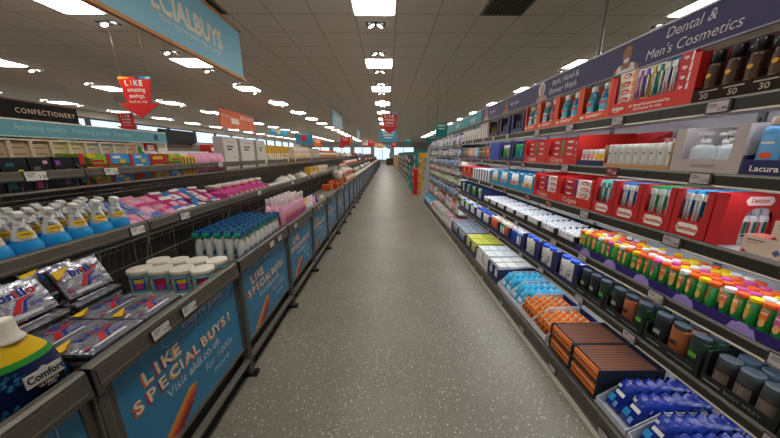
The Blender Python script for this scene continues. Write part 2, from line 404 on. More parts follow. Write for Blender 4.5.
card(-2.0, 13.4, -.22, .22, 2.02, 2.42, RED, 'small red square sign hanging over far bins with white print', deco_lines(2))
card(-4.6, 12.0, -.4, .4, 2.35, 2.6, mat('#3d9cc4', .5), 'small light blue sign partly behind the white boxes and orange sign', deco_circle(YEL))
card(1.35, 6.9, -.15, .13, 2.02, 2.34, TEAL, 'teal square sign projecting over the far toiletry shelves', deco_lines(2))
card(1.45, 9.0, -.17, .17, 1.95, 2.15, TEAL, 'smaller teal sign behind the projecting teal square', deco_lines(1))
card(.95, 12.4, -.13, .13, 2.0, 2.25, TEAL, 'tiny teal sign far down by the aisle shelving', deco_lines(1))
# white wedge signs, orange tags and others hanging deep in the shop
rr = random.Random(5)
deep = [(-.95, 17, '#d3201f', 'red'), (-1.5, 19, '#e9e9e4', 'white'), (-2.4, 18, '#e8922a', 'amber'), (-.6, 22, '#e8922a', 'amber'), (-1.9, 24, '#d3201f', 'red'), (-1.2, 27, '#e9e9e4', 'white'), (-3.4, 21, '#d3201f', 'red'), (0.6, 24, '#d3201f', 'red'), (-2.9, 26, '#3d9cc4', 'blue'), (-4.2, 17, '#e8622a', 'orange'), (0.2, 30, '#3d9cc4', 'blue'), (-.4, 33, '#e9e9e4', 'white')]
for i, (x, y, c, nm) in enumerate(deep):
    card(x, y, -.2, .2, 2.05 + (i % 3) * .12, 2.45 + (i % 3) * .12, mat(c, .5), 'tiny %s sign hanging deep in the shop, %s of them counted from the near end' % (nm, nth(i)), deco_lines(2, CREAM if nm != 'white' else RED))
# chrome pole
pl = MB().lathe([(.019, 0), (.019, CEIL)], CHROME, n=12); fl = MB().lathe([(.05, CEIL - .012), (.05, CEIL)], CHROME, n=14)
place(Proto('support_pole', [('pole', pl), ('ceiling_flange', fl)]), (1.905, 2.68, 0), 0, 'slim chrome pole rising from behind the purple header to the ceiling', 'pole')
# ================================================================ promotional bins (aisle side), local front y=0, depth +y
BAY = .91
def bin_proto(k, text=True, tiers=True):
    B = BAY; p = []
    fr_ = MB(); fr_.box(.045, .075, .012, .03, .25, .80, RAIL); fr_.box(B - .03, B, .012, .03, .25, .80, RAIL); fr_.box(.075, B - .03, .012, .03, .25, .275, GREY)
    sp = MB().box(.075, B - .03, .016, .026, .275, .80, BLUEP)
    tx = MB(); y = .0145
    if text:
        cols = ['#f0dfc4', '#f3d9a8']; sh = ['#e2672a', '#c93a34', '#7b2a4a', '#e8a13a', '#2b5f8f']
        def fancy(s, x, z, h, wd):
            for i, ch in enumerate(s):
                tx.text(ch, x - .006, z - .007, h, mat(sh[i % 5], .5), y=y + .0006, bold=.05, shear=-.15)
                tx.text(ch, x, z, h, CR, y=y, bold=.03, shear=-.15)
                x += (wd * .55 if ch == 'I' else wd)
        fancy('LIKE', .185, .655, .062, .063)
        fancy('SPECIALBUYS?', .128, .567, .058, .0605)
        wm = mat('#c9d6dd', .5)
        tx.text('Visit', .27, .492, .048, wm, y=y); tx.text('aldi.co.uk', .41, .492, .05, wm, y=y, bold=.022, wide=.93)
        tx.text('for 1000s', .52, .413, .047, wm, y=y); tx.text('more', .58, .345, .047, wm, y=y)
        tx.text("Once they're gone,", .32, .795, .045, wm, y=y, wide=.8); tx.text("they're gone!", .42, .757, .045, wm, y=y)
        # thin speech bubble
        for a, b_ in (((.3, .80), (.3, .75)), ((.3, .75), (.33, .735)), ((.33, .735), (.8, .735)), ((.8, .735), (.815, .75)), ((.815, .75), (.815, .80))):
            tx.tube([(a[0], y, a[1]), (b_[0], y, b_[1])], .0022, wm, 4)
    st = MB()
    for i, (c, x, l) in enumerate((('#e8a02a', .26, .25), ('#e0642a', .30, .22), ('#c9302c', .34, .16), ('#7b1f2c', .37, .10))):
        x -= .1
        st.quad([(x, .0148, .29), (x + .045, .0148, .277), (x + .045 + l * .95, .0148, .29 + l * .55), (x + l * .95, .0148, .303 + l * .55)], mat(c, .5))
    sub = [('stripe_artwork', st)] + ([('lettering', tx)] if text else [])
    p += [('panel_frame', fr_), ('sign_panel', sp, sub)]
    po = MB(); po.box(.001, .044, .0, .06, .03, .80, GREY); po.box(.010, .036, .0, -.004, .05, .78, RAIL); ft = MB().box(.001, .052, -.035, .05, 0, .03, BLACK)
    p += [('post', po), ('foot', ft)]
    kk = MB().box(.001, B - .001, .05, .06, 0, .27, BLACK); kb = MB().prof([(.0, .125), (-.004, .14), (.004, .155), (.03, .155), (.03, .125)], .045, B - .001, GREY)
    p += [('kick_panel', kk), ('base_bar', kb)]
    def rail(y0, z0, z1, lean=.018):
        m_ = MB(); h = z1 - z0
        m_.prof([(y0 - lean * .2, z0), (y0 - lean, z0 + .012), (y0 - lean * .6, z1 - .008), (y0, z1), (y0 + .022, z1), (y0 + .022, z0)], .004, B - .004, RAIL)
        m_.prof([(y0 - lean - .001, z0 + h * .2), (y0 - lean * .7 - .0025, z1 - h * .18), (y0, z1 - h * .18), (y0, z0 + h * .2)], .02, B - .02, TAUPE)
        m_.prof([(y0 - lean - .002, z0 + h * .3), (y0 - lean * .92 - .002, z0 + h * .36), (y0, z0 + h * .36), (y0, z0 + h * .3)], .02, B - .02, GREY)
        return m_
    p.append(('top_rail', rail(-.0, .80, .91)))
    jc = MB().box(.0, .004, -.02, .03, .80, .912, BLACK); p.append(('rail_joint', jc))
    bf = MB().box(0, B, .03, 1.13, .765, .778, mat('#857f76', .5)); p.append(('bin_floor', bf))
    wd = MB()
    for i in range(int(B / .04)): wd.tube([(.02 + i * .04, .56, .79), (.02 + i * .04, .545, 1.09)], .0022, WIRE if i % 5 == 0 else DWIRE, 4)
    for z in (.80, .95, 1.085): wd.tube([(0, .553, z), (B, .553, z)], .003, WIRE, 4)
    bkp = MB().box(0, B, .60, .605, .78, 1.08, mat('#3a3532', .7))
    p += [('wire_back', wd), ('inner_panel', bkp)]
    p.append(('middle_shelf', MB().box(0, B, .54, 1.12, 1.085, 1.097, mat('#8c857b', .5))))
    p.append(('middle_rail', rail(.52, 1.117, 1.19, .012)))
    wf = MB(); 
    for i in range(int(B / .035)): wf.tube([(.02 + i * .035, .555, 1.05), (.02 + i * .035, .535, 1.12)], .002, WIRE, 4)
    wf.tube([(0, .55, 1.06), (B, .55, 1.06)], .0025, WIRE, 4); p.append(('wire_basket', wf))
    p.append(('upper_shelf', MB().box(0, B, .85, 1.13, 1.40, 1.41, mat('#8c857b', .5))))
    p.append(('upper_rail', rail(.83, 1.461, 1.515, .010)))
    wg = MB()
    for i in range(int(B / .05)): wg.tube([(.03 + i * .05, .865, 1.34), (.03 + i * .05, .845, 1.465)], .0018, WIRE, 4)
    for z in (1.345, 1.37): wg.tube([(0, .86, z), (B, .86, z)], .0025, WIRE, 4)
    p.append(('wire_front', wg))
    br = MB()
    br.tube([(.006, .53, 1.19), (.006, .60, 1.255), (.006, .8, 1.33), (.006, 1.0, 1.34)], .004, WIRE, 6); br.tube([(.006, .53, 1.12), (.006, .56, 1.0), (.006, .6, .79)], .005, WIRE, 6)
    br.tube([(.006, .84, 1.515), (.006, .9, 1.56), (.006, 1.1, 1.60)], .004, WIRE, 6)
    p.append(('wire_divider', br))
    p.append(('centre_panel', MB().box(0, B, 1.13, 1.15, 0, 1.62, mat('#7b766e', .6))))
    def ptag(x, y0, z0, tilt, n):
        T = Matrix.Translation((x, y0, z0)) @ Matrix.Rotation(tilt, 4, 'X')
        m_ = MB(); m_.box(-.048, .048, -.006, 0, 0, .052, RAILD, T=T); m_.front(-.044, .044, .004, .048, PAPER, y=-.0065, T=T)
        g = MB(); g.text('1.%d9' % n, .008, .012, .016, INK, y=-.007, bold=.02, T=T)
        for j in range(3): g.front(-.038, .0 - j * .008, .038 - j * .008, .041 - j * .008, INK, y=-.007, T=T)
        return ('price_tag', m_, [('print', g)], 'white price ticket in dark holder')
    q = (.36 + .23 * k) % .7 + .08
    p += [ptag(q, -.024, .835, -.12, 4 + k % 5), ptag((q + .3) % .75 + .08, .504, 1.128, -.1, 7), ptag((q + .15) % .75 + .08, .818, 1.463, -.1, 2)]
    if k % 3 != 2: p.append(ptag((q + .5) % .75 + .08, -.024, .835, -.12, 2))
    return Proto('display_bin', p)
binp = [bin_proto(k) for k in range(4)]
XB = -1.0
for i in range(-1, 22):
    Y = .75 + BAY * i
    L(binp[i % 4], XB, Y, 0, 'grey display bin with blue sign panel, %s along the aisle from the near end' % nth(i + 1), 'display bin', 'blue fronted display bins')
# second run of bins beyond the gap
for i in range(0, 20):
    Y = 21.9 + BAY * i
    if i % 1 == 0: L(binp[i % 4], XB + .02, Y, 0, 'grey display bin past the gap in the row, %s from that gap' % nth(i), 'display bin', 'display bins past the gap')

# ================================================================ product builders
def trigger_bottle():
    b = MB(); bl = mat('#2a9be2', .22, var=.15, bscale=30)
    b.lathe([(.040, 0), (.047, .006), (.050, .03), (.050, .092), (.047, .115), (.039, .132), (.031, .142)], bl, sx=1.0, sy=.72, n=16)
    lb = MB(); lb.lathe([(.0345, .132), (.036, .138), (.031, .160), (.024, .185), (.0185, .203)], WHITE, sx=1.0, sy=.85, n=16)
    lb2 = MB(); T = Matrix.Translation((0, -.0290, .160)) @ Matrix.Rotation(-.20, 4, 'X')
    lb2.prism([(math.cos(a * .5236) * .024, math.sin(a * .5236) * .015) for a in range(12)][::-1], -.001, .002, YEL, T=T)
    lb2.text('STREAK', -.015, -.004, .007, NAVY, y=-.0015, T=T, bold=.03) if False else [lb2.front(-.014 + j * .006, -.010 + j * .006, -.003, .003, NAVY, y=-.0015, T=T) for j in range(5)]
    for j in range(2): lb2.front(-.014, .012 - j * .006, .016 + j * .008, .020 + j * .008, mat('#4a6fae', .5), y=.001 + j * .001, T=T)
    None
    c = MB(); c.lathe([(.0185, .198), (.0195, .205), (.0195, .216), (.014, .222)], WHITE, n=12)
    hd = MB(); hd.prof([(-.045, .236), (-.043, .250), (.01, .256), (.032, .240), (.03, .222), (-.012, .218), (-.012, .232)], -.012, .012, WHITE)
    tg = MB(); tg.prof([(-.014, .222), (-.028, .198), (-.034, .192), (-.030, .206), (-.022, .224)], -.006, .006, WHITE)
    nz = MB().box(-.008, .008, -.052, -.044, .236, .250, WHITE)
    return Proto('spray_bottle', [('bottle_body', b), ('shoulder_label', lb, [('print', lb2)]), ('collar', c), ('spray_head', hd, [('nozzle', nz)]), ('trigger', tg)])
def tub(lab):
    b = MB(); b.lathe([(.048, 0), (.052, .004), (.056, .115)], mat('#7cc0c8', .4), n=24)
    l = MB()
    def arc(a0, a1, z0, z1, m, r=.0012):
        n = 6; vs = []
        for k in range(n + 1):
            a = a0 + (a1 - a0) * k / n
            for z in (z0, z1):
                rad = .052 + (z / .115) * .004 + r; vs.append((rad * math.sin(a), -rad * math.cos(a), z))
        l.add(vs, [(2 * k, 2 * k + 2, 2 * k + 3, 2 * k + 1) for k in range(n)], m)
    arc(-1.1, .0, .02, .10, mat('#2b5aa8' if lab else '#6a4a9a', .5)); arc(-.8, -.2, .03, .06, PINK, .002); arc(-.9, -.1, .065, .09, YEL if lab else RED, .002)
    arc(-1.9, -1.3, .03, .09, WHITE, .002)
    arc(.25, .95, .045, .082, YEL, .002)
    t = MB(); rad = .0585
    x = -.0
    for i, ch in enumerate('Ajax'):
        a = .34 + i * .16; T = Matrix.Rotation(a, 4, 'Z') @ Matrix.Translation((0, -rad, 0)); t.text(ch, 0, .052, .022, RED, y=0, bold=.04, T=T, align='CENTER')
    c = MB(); c.lathe([(.058, .113), (.0615, .116), (.0615, .136), (.059, .141), (.054, .142)], CREAM, n=28); c.lathe([(.001, .1425), (.04, .1425), (.042, .1415)], CREAM, n=28, cap=False)
    return Proto('wipes_tub', [('tub_body', b, [('label_print', l), ('lettering', t)]), ('lid', c)])
def dish_bottle():
    b = MB(); b.lathe([(.030, 0), (.036, .004), (.037, .12), (.030, .165), (.017, .19), (.0155, .20)], mat('#e2e4e0', .3), sx=1.0, sy=.75, n=16)
    l = MB(); l.front(-.024, .024, .03, .125, mat('#d8dfe2', .5), y=-.0285); l.front(-.018, .002, .075, .10, mat('#1f4f9c', .5), y=-.0292); l.front(-.008, .016, .082, .108, mat('#2f7fc0', .5), y=-.0294); l.front(-.02, .02, .035, .055, mat('#2cb0b4', .5), y=-.0292)
    c = MB(); c.lathe([(.0165, .198), (.018, .205), (.018, .214)], mat('#18a273', .35), n=14)
    h = MB(); h.prism([(-.034, .218), (-.036, .232), (-.028, .250), (.024, .252), (.034, .244), (.036, .226), (.030, .212), (-.028, .210)], -.023, .023, mat('#1aa678', .35))
    h2 = MB(); h2.prism([(-.026, .222), (-.027, .240), (-.018, .2525), (.02, .2545), (.027, .24), (.026, .224)], -.0255, .0255, mat('#1d3f9a', .35)); h2.box(-.022, .022, -.02, .02, .25, .2565, mat('#1d3f9a', .35))
    return Proto('dish_soap_bottle', [('bottle_body', b), ('label', l), ('collar', c), ('flip_cap', h, [('cap_inset', h2)])])
def gb(name, h, rx, ry, body, cap, lab=None, capf=.18, caprf=.55, shoulder=.12, n=12, deco=None, neck=None):
    hb = h * (1 - capf); neck = neck or rx * caprf
    b = MB(); b.lathe([(rx * .92, 0), (rx, .004), (rx, hb * (1 - shoulder)), ((rx + neck) / 2 * 1.05, hb * (1 - shoulder * .4)), (neck, hb)], body, sy=ry / rx, n=n)
    c = MB(); c.lathe([(neck * .98, hb), (neck * 1.04, hb + .002), (neck, h - .002), (neck * .97, h - .0004), (neck * .8, h)], cap, sy=min(1, ry / rx * 1.2), n=n)
    parts = [('bottle_body', b), ('cap', c)]
    if lab or deco:
        l = MB(); ry2 = ry + .0012
        if lab:
            pts = []
            m = 6; a0 = .85
            vs = []
            for k in range(m + 1):
                a = -a0 + 2 * a0 * k / m
                for z in (hb * .12, hb * (.92 - shoulder)): vs.append((rx * 1.02 * math.sin(a), -(ry2) * math.cos(a), z))
            l.add(vs, [(2 * k, 2 * k + 2, 2 * k + 3, 2 * k + 1) for k in range(m)], lab)
        if deco: deco(l, rx, ry2 + .0008, hb)
        parts.append(('label', l))
    return Proto(name, parts)
def carton(name, w_, h, d, body, art=(), texts=(), top=None):
    b = MB().box(0, w_, 0, d, 0, h, body)
    if top: b.quad([(0, 0, h + .0004), (w_, 0, h + .0004), (w_, d, h + .0004), (0, d, h + .0004)], top)
    a = MB()
    for (x0, x1, z0, z1, m_) in art: a.front(w_ * x0, w_ * x1, h * z0, h * z1, m_, y=-.0008 - .0002 * (len(a.f) % 5))
    for (t, x, z, s, m_) in texts: a.text(t, w_ * x, h * z, s * h, m_, y=-.0022, bold=.03, wide=.95)
    return Proto(name, [('box', b)] + ([('print', a)] if a.f else []))
def tray(name, w_, h, d, body, lip, fl=.02, backh=None, inner=None, text=None, tm=CREAM, th=.5, tx=.1, bold=.02, deco=None, slope=0, tz=.25):
    """open fronted display carton: local x 0..w, y 0..d"""
    t = .004; m_ = MB(); inner = inner or body; bh = backh or h
    m_.box(0, w_, 0, d, 0, t, body); m_.box(t, w_ - t, d - t, d, t, bh, inner)
    for x in (0, w_ - t): m_.prof([(0, t), (d, t), (d, bh), (slope, h), (0, h if not slope else lip)][::-1] if False else [(0, t), (d, t), (d, bh), (slope, h), (0, lip if slope else h)], x, x + t, body)
    f = MB(); f.box(t, w_ - t, 0, t, t, lip, body)
    if fl:
        f.box(t, fl, 0, t, lip, h, body); f.box(w_ - fl, w_ - t, 0, t, lip, h, body)
    parts = [('tray', m_), ('front_lip', f)]
    s = []
    if text or deco:
        q = MB()
        if text: q.text(text, w_ * tx, lip * tz, lip * th, tm, y=-.0015, bold=bold)
        if deco: deco(q, w_, h, lip)
        parts[1] = ('front_lip', f, [('print', q)])
    return Proto(name, parts)
def pouch(name, w_, h, t, m, art=(), seed=1, lump=.25):
    """soft packet standing or lying: w x (x), t (y) , h (z), pillow shaped"""
    rg = random.Random(seed); nx, nz = 8, 6; vs = []; fs = []
    for side in (-1, 1):
        for j in range(nz + 1):
            for i in range(nx + 1):
                u, v = i / nx, j / nz
                e = (max(0, math.sin(PI * u)) ** .5) * (max(0, math.sin(PI * v)) ** .5)
                vs.append(((u - .5) * w_ * (1 - .04 * math.sin(PI * v)), side * t / 2 * e * (1 + rg.uniform(-lump, lump)), v * h))
    o = (nx + 1) * (nz + 1)
    for j in range(nz):
        for i in range(nx):
            a = j * (nx + 1) + i
            fs.append((a, a + 1, a + nx + 2, a + nx + 1)); fs.append((o + a, o + a + nx + 1, o + a + nx + 2, o + a + 1))
    b = MB().add(vs, fs, m, True)
    parts = [('packet', b)]
    if art:
        a_ = MB()
        for (x0, x1, z0, z1, mm) in art: a_.front((x0 - .5) * w_, (x1 - .5) * w_, z0 * h, z1 * h, mm, y=-t / 2 * 1.15)
        parts.append(('print', a_))
    return Proto(name, parts)
def lump_bag(name, w_, h, d, m, patch=None, seed=1):
    rg = random.Random(seed); b = MB(); n = 14; pr = []
    prof_ = [(.55, 0), (.9, .06), (1, .25), (.98, .5), (.8, .72), (.45, .86), (.16, .9), (.3, 1.0)]
    vs = []; fs = []
    for r, z in prof_:
        for k in range(n):
            a = 2 * PI * k / n; q = r * (1 + rg.uniform(-.17, .13)); vs.append((q * w_ / 2 * math.cos(a), q * d / 2 * math.sin(a), z * h))
    for i in range(len(prof_) - 1):
        for k in range(n): j = (k + 1) % n; fs.append((i * n + k, i * n + j, (i + 1) * n + j, (i + 1) * n + k))
    fs.append(tuple((len(prof_) - 1) * n + k for k in range(n)))
    b.add(vs, fs, m, True); parts = [('bag_body', b)]
    if patch:
        p_ = MB(); T = Matrix.Translation((0, -d / 2 * 1.0, h * .42)); p_.prism([(math.cos(a * .628) * w_ * .34, math.sin(a * .628) * h * .26) for a in range(10)][::-1], -.006, .02, patch, T=T); parts.append(('printed_patch', p_))
    return Proto(name, parts)

# ---------------------------------------------------------------- spray bottles (middle tier)
P_spray = trigger_bottle()
for c in range(9):
    for r in range(3):
        place(P_spray, (-1.585 - r * .080, .72 + c * .104 - (.01 * r), 1.097), LL - .45, 'blue and white spray bottle, %s, %s from the near end of middle bin tier' % (rowname(r), nth(c)), 'spray bottle', 'window cleaner spray bottles', scale=(1, 1, 1.03))
# ---------------------------------------------------------------- wipes tubs
P_tub = [tub(0), tub(1)]
L(Proto('card_base', MB().box(0, .30, 0, .49, 0, .021, CREAM)), -1.035, 1.42, .7785, 'flat cream card sheet under the teal wipes tubs', 'card')
for c in range(4):
    for r in range(2):
        place(P_tub[(c + r) % 2], (-1.098 - c * .1235, 1.49 + r * .135, .800), LL - .6, 'teal wipes tub with cream lid, %s, %s in from the aisle' % (['row beside the foil packs', 'row beside the dish soap'][r], nth(c)), 'tub', 'wipes tubs in the bin')
# ---------------------------------------------------------------- dish soap bottles
P_dish = dish_bottle()
for c in range(9):
    for r in range(5):
        L(P_dish, -1.115 - r * .078, 1.95 + c * .083, .778, 'white dish soap bottle with green and blue cap, %s, %s from the tubs' % (rowname(r), nth(c)), 'bottle', 'dish soap bottles with green and blue caps')
# ---------------------------------------------------------------- pink & white bottles
def dl(l, rx, y, hb):
    l.front(-rx * .8, rx * .8, hb * .12, hb * .68, PINK, y=-y); l.front(-rx * .7, rx * .2, hb * .6, hb * .7, YEL, y=-y - .0005)
    for a, b_ in ((-.4, .3), (.2, .45), (-.2, .15), (.5, .25)): l.front(rx * a - .006, rx * a + .006, hb * b_ - .006, hb * b_ + .008, WHITE, y=-y - .001)
P_pkb = gb('laundry_bottle', .365, .046, .034, mat('#f0b4d2', .4), mat('#f4e6ea', .4), None, .2, .45, .3, n=14, deco=dl)
for c in range(7):
    for r in range(3):
        L(P_pkb, -1.09 - r * .078, 2.76 + c * .105, .778, 'pink bottle with pale cap, %s, %s from the green-capped bottles' % (rowname(r), nth(c)), 'bottle', 'pink bottles in the bin')
PK2 = [pouch('soft_pack', .15, .16, .07, mat(c, .35), ((.2, .8, .3, .5, mat(d, .5)), (.3, .6, .55, .8, WHITE)), i) for i, (c, d) in enumerate((('#e8e2ea', '#c9328a'), ('#3a4fa8', '#e8622a'), ('#efe9ee', '#3a4fa8'), ('#f0b13a', '#ffffff'), ('#e79ab8', '#3a4fa8')))]
k = 0
for c in range(6):
    for r in range(3):
        L(PK2[(c * 2 + r) % 5], -1.09 - r * .09, 3.60 + c * .165, .778, 'multicoloured soft pack, %s, %s beyond the pink bottles in the bin' % (rowname(r), nth(c)), 'packet', 'multicoloured soft packs'); k += 1
# ---------------------------------------------------------------- foil scouring pad packs
def brillo(face='top'):
    w_, d, t = .205, .165, .034
    b = MB(); n = 9
    rg = random.Random(3); vs = []; fs = []
    for j in range(n + 1):
        for i in range(n + 1):
            u, v = i / n, j / n; e = (max(0, math.sin(PI * u)) * max(0, math.sin(PI * v))) ** .25
            vs.append((u * w_, v * d, t * .75 + e * t * .25 + rg.uniform(-.0016, .0016)))
    for j in range(n):
        for i in range(n): a = j * (n + 1) + i; fs.append((a, a + 1, a + n + 2, a + n + 1))
    b.add(vs, fs, SIL, False); b.box(.002, w_ - .002, .002, d - .002, 0, t * .4, BLACK); b.box(.001, w_ - .001, .001, d - .001, t * .4, t * .78, SIL)
    p = MB(); T = Matrix.Rotation(-PI / 2, 4, 'X')       # xz art -> lies on top, reading from the aisle
    T = Matrix.Translation((0, 0, t + .0018)) @ Matrix(((1, 0, 0, 0), (0, 0, 1, 0), (0, -1, 0, 0), (0, 0, 0, 1)))
    x = .055
    for ch, c, adv in (('b', '#27309a', .029), ('r', '#27309a', .020), ('i', '#c8252b', .0135), ('l', '#27309a', .0135), ('l', '#27309a', .0135), ('o', '#c8252b', .02)):
        p.text(ch, x, .098, .036, mat(c, .35), y=0, bold=.025, T=T); x += adv
    p.quad([(.0, 0, .10), (.0, 0, .145), (.075, 0, .155)], YEL, T=T); p.quad([(.0, 0, .10), (.0, 0, .108), (.06, 0, .125)], ORANGE, T=T)
    p.quad([(.06, -.0003, .035), (.085, -.0003, .033), (.115, -.0003, .078), (.165, -.0003, .096), (.105, -.0003, .090)], mat('#c8252b', .35), T=T)
    p.quad([(.092, -.0005, .032), (.104, -.0005, .031), (.125, -.0005, .072), (.165, -.0005, .090), (.118, -.0005, .078)], mat('#27309a', .35), T=T)
    p.text('soap pads', .12, .06, .018, mat('#8a93b5', .35), y=0, T=T, shear=.2) if False else None
    p.front(.03, .15, .012, .026, mat('#cfccd4', .35), y=0.0, T=T); [p.front(.125 + .012 * k, .134 + .012 * k, .045, .062, mat('#6a6fae', .35), y=0.0, T=T) for k in range(4)]; p.front(.012, .03, .03, .045, mat('#a83a6a', .35), y=-.0002, T=T)
    return Proto('scouring_pad_pack', [('foil_wrap', b), ('printed_front', p)])
P_br = brillo()
for c in range(3):
    for r in range(2):
        for k in range(4):
            if r == 0 and c == 0: continue
            x0 = (.60, .812)[r == 0 and 0] + c * .214 if r else .812 + (c - 1) * .214
            L(P_br, -1.035 - r * .167, x0, .7785 + k * .0365, 'silver foil scouring pad pack lying flat, %s, %s stack, %s from the bottom' % (rowname(r), nth(c), nth(k)), 'scouring pad pack', 'flat foil scouring pad packs')
for i, (x, y, z, rx) in enumerate(((-1.42, .62, .962, 1.1), (-1.42, .85, .962, 1.1), (-1.42, 1.08, .962, 1.15), (-1.49, 1.03, .972, 1.15), (-1.49, .79, .972, 1.15))):
    place(P_br, (x, y, z), 0, ['silver foil scouring pad pack propped upright, behind the fabric conditioner', 'silver foil scouring pad pack propped upright, middle one of the front three', 'silver foil scouring pad pack propped upright beside the wire panel', 'upright foil pack behind, peeking over the one beside the wire panel', 'upright foil pack behind the middle one, half hidden'][i], 'scouring pad pack', None, rot=(rx, 0, LL), scale=.93)
for c in range(3):
    for k in range(5):
        L(P_br, -1.37, .62 + c * .225, .7785 + k * .0365, 'silver foil scouring pad pack under the propped ones, %s stack, %s from the bottom' % (nth(c), nth(k)), 'scouring pad pack', 'foil packs under the propped ones')
# ---------------------------------------------------------------- fabric conditioner
def comfort():
    nv = mat('#12244f', .28, var=.25, bscale=25); b = MB()
    pr = [(.066, 0), (.082, .01), (.093, .05), (.097, .10), (.095, .15), (.084, .19), (.066, .22), (.046, .245), (.032, .262)]
    b.lathe(pr, nv, sx=1.0, sy=.62, n=24)
    bands = MB(); bands.lathe([(.0845, .190), (.0745, .208)], GREEN, sx=1.0, sy=.63, n=24, cap=False)
    bands.lathe([(.0745, .208), (.067, .2205), (.047, .2455), (.038, .255)], YEL, sx=1.0, sy=.64, n=24, cap=False)
    bt = MB(); 
    for i, ch in enumerate('MXIMI'): pass

    lab = MB(); T = Matrix.Translation((.014, -.0625, .142)) @ Matrix.Rotation(-.08, 4, 'X') @ Matrix.Scale(.8, 4)
    lab.prism([(-.058, -.022), (.060, -.022), (.060, .024), (.02, .024), (.004, .034), (-.012, .024), (-.058, .024)], -.001, .004, mat('#d8d6d2', .4), T=T)
    lab.text('Comfort', -.053, -.010, .026, mat('#20242f', .4), y=-.002, bold=.035, T=T, wide=.86); lab.prism([(-.035, -.05), (.055, -.05), (.055, -.024), (-.035, -.024)], -.001, .005, BLACK, T=T)
    lab.text('ULTIMATE', -.027, -.036, .0095, CREAM, y=-.002, bold=.02, T=T); lab.text('CARE', -.005, -.0475, .0085, CREAM, y=-.002, bold=.02, T=T)
    fl_ = MB(); rg = random.Random(2)
    for cx, cz in ((-.052, .165), (-.07, .07), (.052, .05), (.066, .1)):
        for k in range(26):
            a = k * .9; r = .010 + .016 * rg.random(); x = cx + r * math.cos(a); z = cz + r * math.sin(a)
            yy = -.0605 * math.sqrt(max(.05, 1 - (x / .094) ** 2)) - .0015
            if z > .18 or abs(x) > .09: continue
            s = .008; fl_.quad([(x - s, yy, z), (x, yy - .001, z - s * .5), (x + s, yy, z), (x, yy - .001, z + s)], mat('#2f86b8' if k % 2 else '#184f7e', .4))
    for cx, cz, c in ():
        T2 = Matrix.Translation((cx, -.054, cz - .004)); fl_.prism([(math.cos(a * .785) * .010, math.sin(a * .785) * .007) for a in range(8)][::-1], -.001, .004, mat(c, .4), T=T2)
    c = MB(); c.lathe([(.036, .255), (.037, .260), (.033, .266), (.027, .274), (.024, .312), (.022, .319), (.016, .321)], CREAM, n=22)
    return Proto('fabric_conditioner_bottle', [('bottle_body', b, [('colour_bands', bands), ('printed_flowers', fl_)]), ('front_label', lab), ('cap', c)])
P_cf = comfort()
place(P_cf, (-1.125, .70, .779), LL - .1, 'large navy fabric conditioner bottle with cream cap and white brand label', 'bottle', None, scale=(.92, .95, 1.10))
place(P_cf, (-1.13, .485, .779), LL, 'navy fabric conditioner bottle cut by the picture edge, beside the one with full label', 'bottle')
for i, (x, y) in enumerate(((-1.265, .62), (-1.27, .42))): place(P_cf, (x, y - .1, .782), LL, 'navy fabric conditioner bottle, back row, %s from the near end' % nth(1 - i), 'bottle') if False else None
# ---------------------------------------------------------------- cloths and glove packs (middle tier)
soft = [pouch('cloth_pack', .20, .22, .05, mat(c, .3, bump=.15, bscale=30), a, i + 10) for i, (c, a) in enumerate((
    ('#e7a5bd', ((.1, .9, .1, .3, mat('#d9488c', .4)),)), ('#8f9fd0', ((.2, .8, .4, .7, mat('#6d80c4', .4)),)), ('#d23b83', ((.1, .9, .7, .9, WHITE), (.3, .7, .2, .5, LPINK))),
    ('#3f8fd4', ((.1, .9, .1, .5, WHITE), (.2, .5, .2, .4, RED))), ('#7a2f5e', ((.2, .6, .5, .8, LPINK),)), ('#f0bfd0', ())))]
rg = random.Random(11); cn = ['pale pink', 'lilac blue', 'magenta', 'blue and white', 'plum', 'blush pink']; ct = {}
for c in range(9):
    for r in range(3):
        q = rg.choice([0, 1, 0, 5, 2] if c < 4 else [2, 3, 4, 2, 3]); tl = rg.uniform(-.3, .3)
        X, Y = -1.59 - r * .075, 1.70 + c * .108
        e = (rg.uniform(1.0, 1.15), rg.uniform(-.12, .12), LL + rg.uniform(-.15, .15))
        e = (-e[0] if r < 2 else -e[0], e[1], e[2])
        place(soft[q], (X, Y, 1.118 + r * .045), 0, '%s soft cloth pack in the jumble, %s, %s from the spray bottles' % (cn[q], rowname(r), nth(c)), 'packet', None, rot=e, scale=(.6, .75, .8))
# pink boxes with white dots (middle tier, farther)
def dots(a, w_, h):
    for i in range(2): a.front(w_ * (.12 + .5 * i), w_ * (.38 + .5 * i), h * .2, h * .55, WHITE, y=-.0015)
pkd = Proto('tissue_box', [('box', MB().box(0, .1, 0, .2, 0, .125, PINK)), ('print', (lambda a: (a.front(.015, .04, .055, .085, WHITE), a.front(.055, .085, .07, .105, WHITE), a.front(.02, .045, .095, .115, YEL), a)[-1])(MB()))])
for c in range(9):
    L(pkd, -1.56, 2.62 + c * .105, 1.098, 'magenta carton with white flower print, front row, %s along the middle tier' % nth(c), 'carton', 'magenta cartons')
ptub = Proto('laundry_tub', [('tub_body', MB().lathe([(.055, 0), (.062, .004), (.066, .07)], WHITE, sx=1.25, n=18)), ('label_band', MB().lathe([(.0635, .012), (.0665, .055)], PINK, sx=1.25, n=18, cap=False), [('print', (lambda a: ([a.front(-.05 + i * .03, -.035 + i * .03, .02, .042, WHITE, y=-.068) for i in range(4)], a)[-1])(MB()))]), ('yellow_band', MB().lathe([(.0672, .056), (.0678, .064)], YEL, sx=1.25, n=18, cap=False)), ('lid', MB().lathe([(.07, .068), (.072, .072), (.072, .086), (.06, .088)], WHITE, sx=1.25, n=18))])
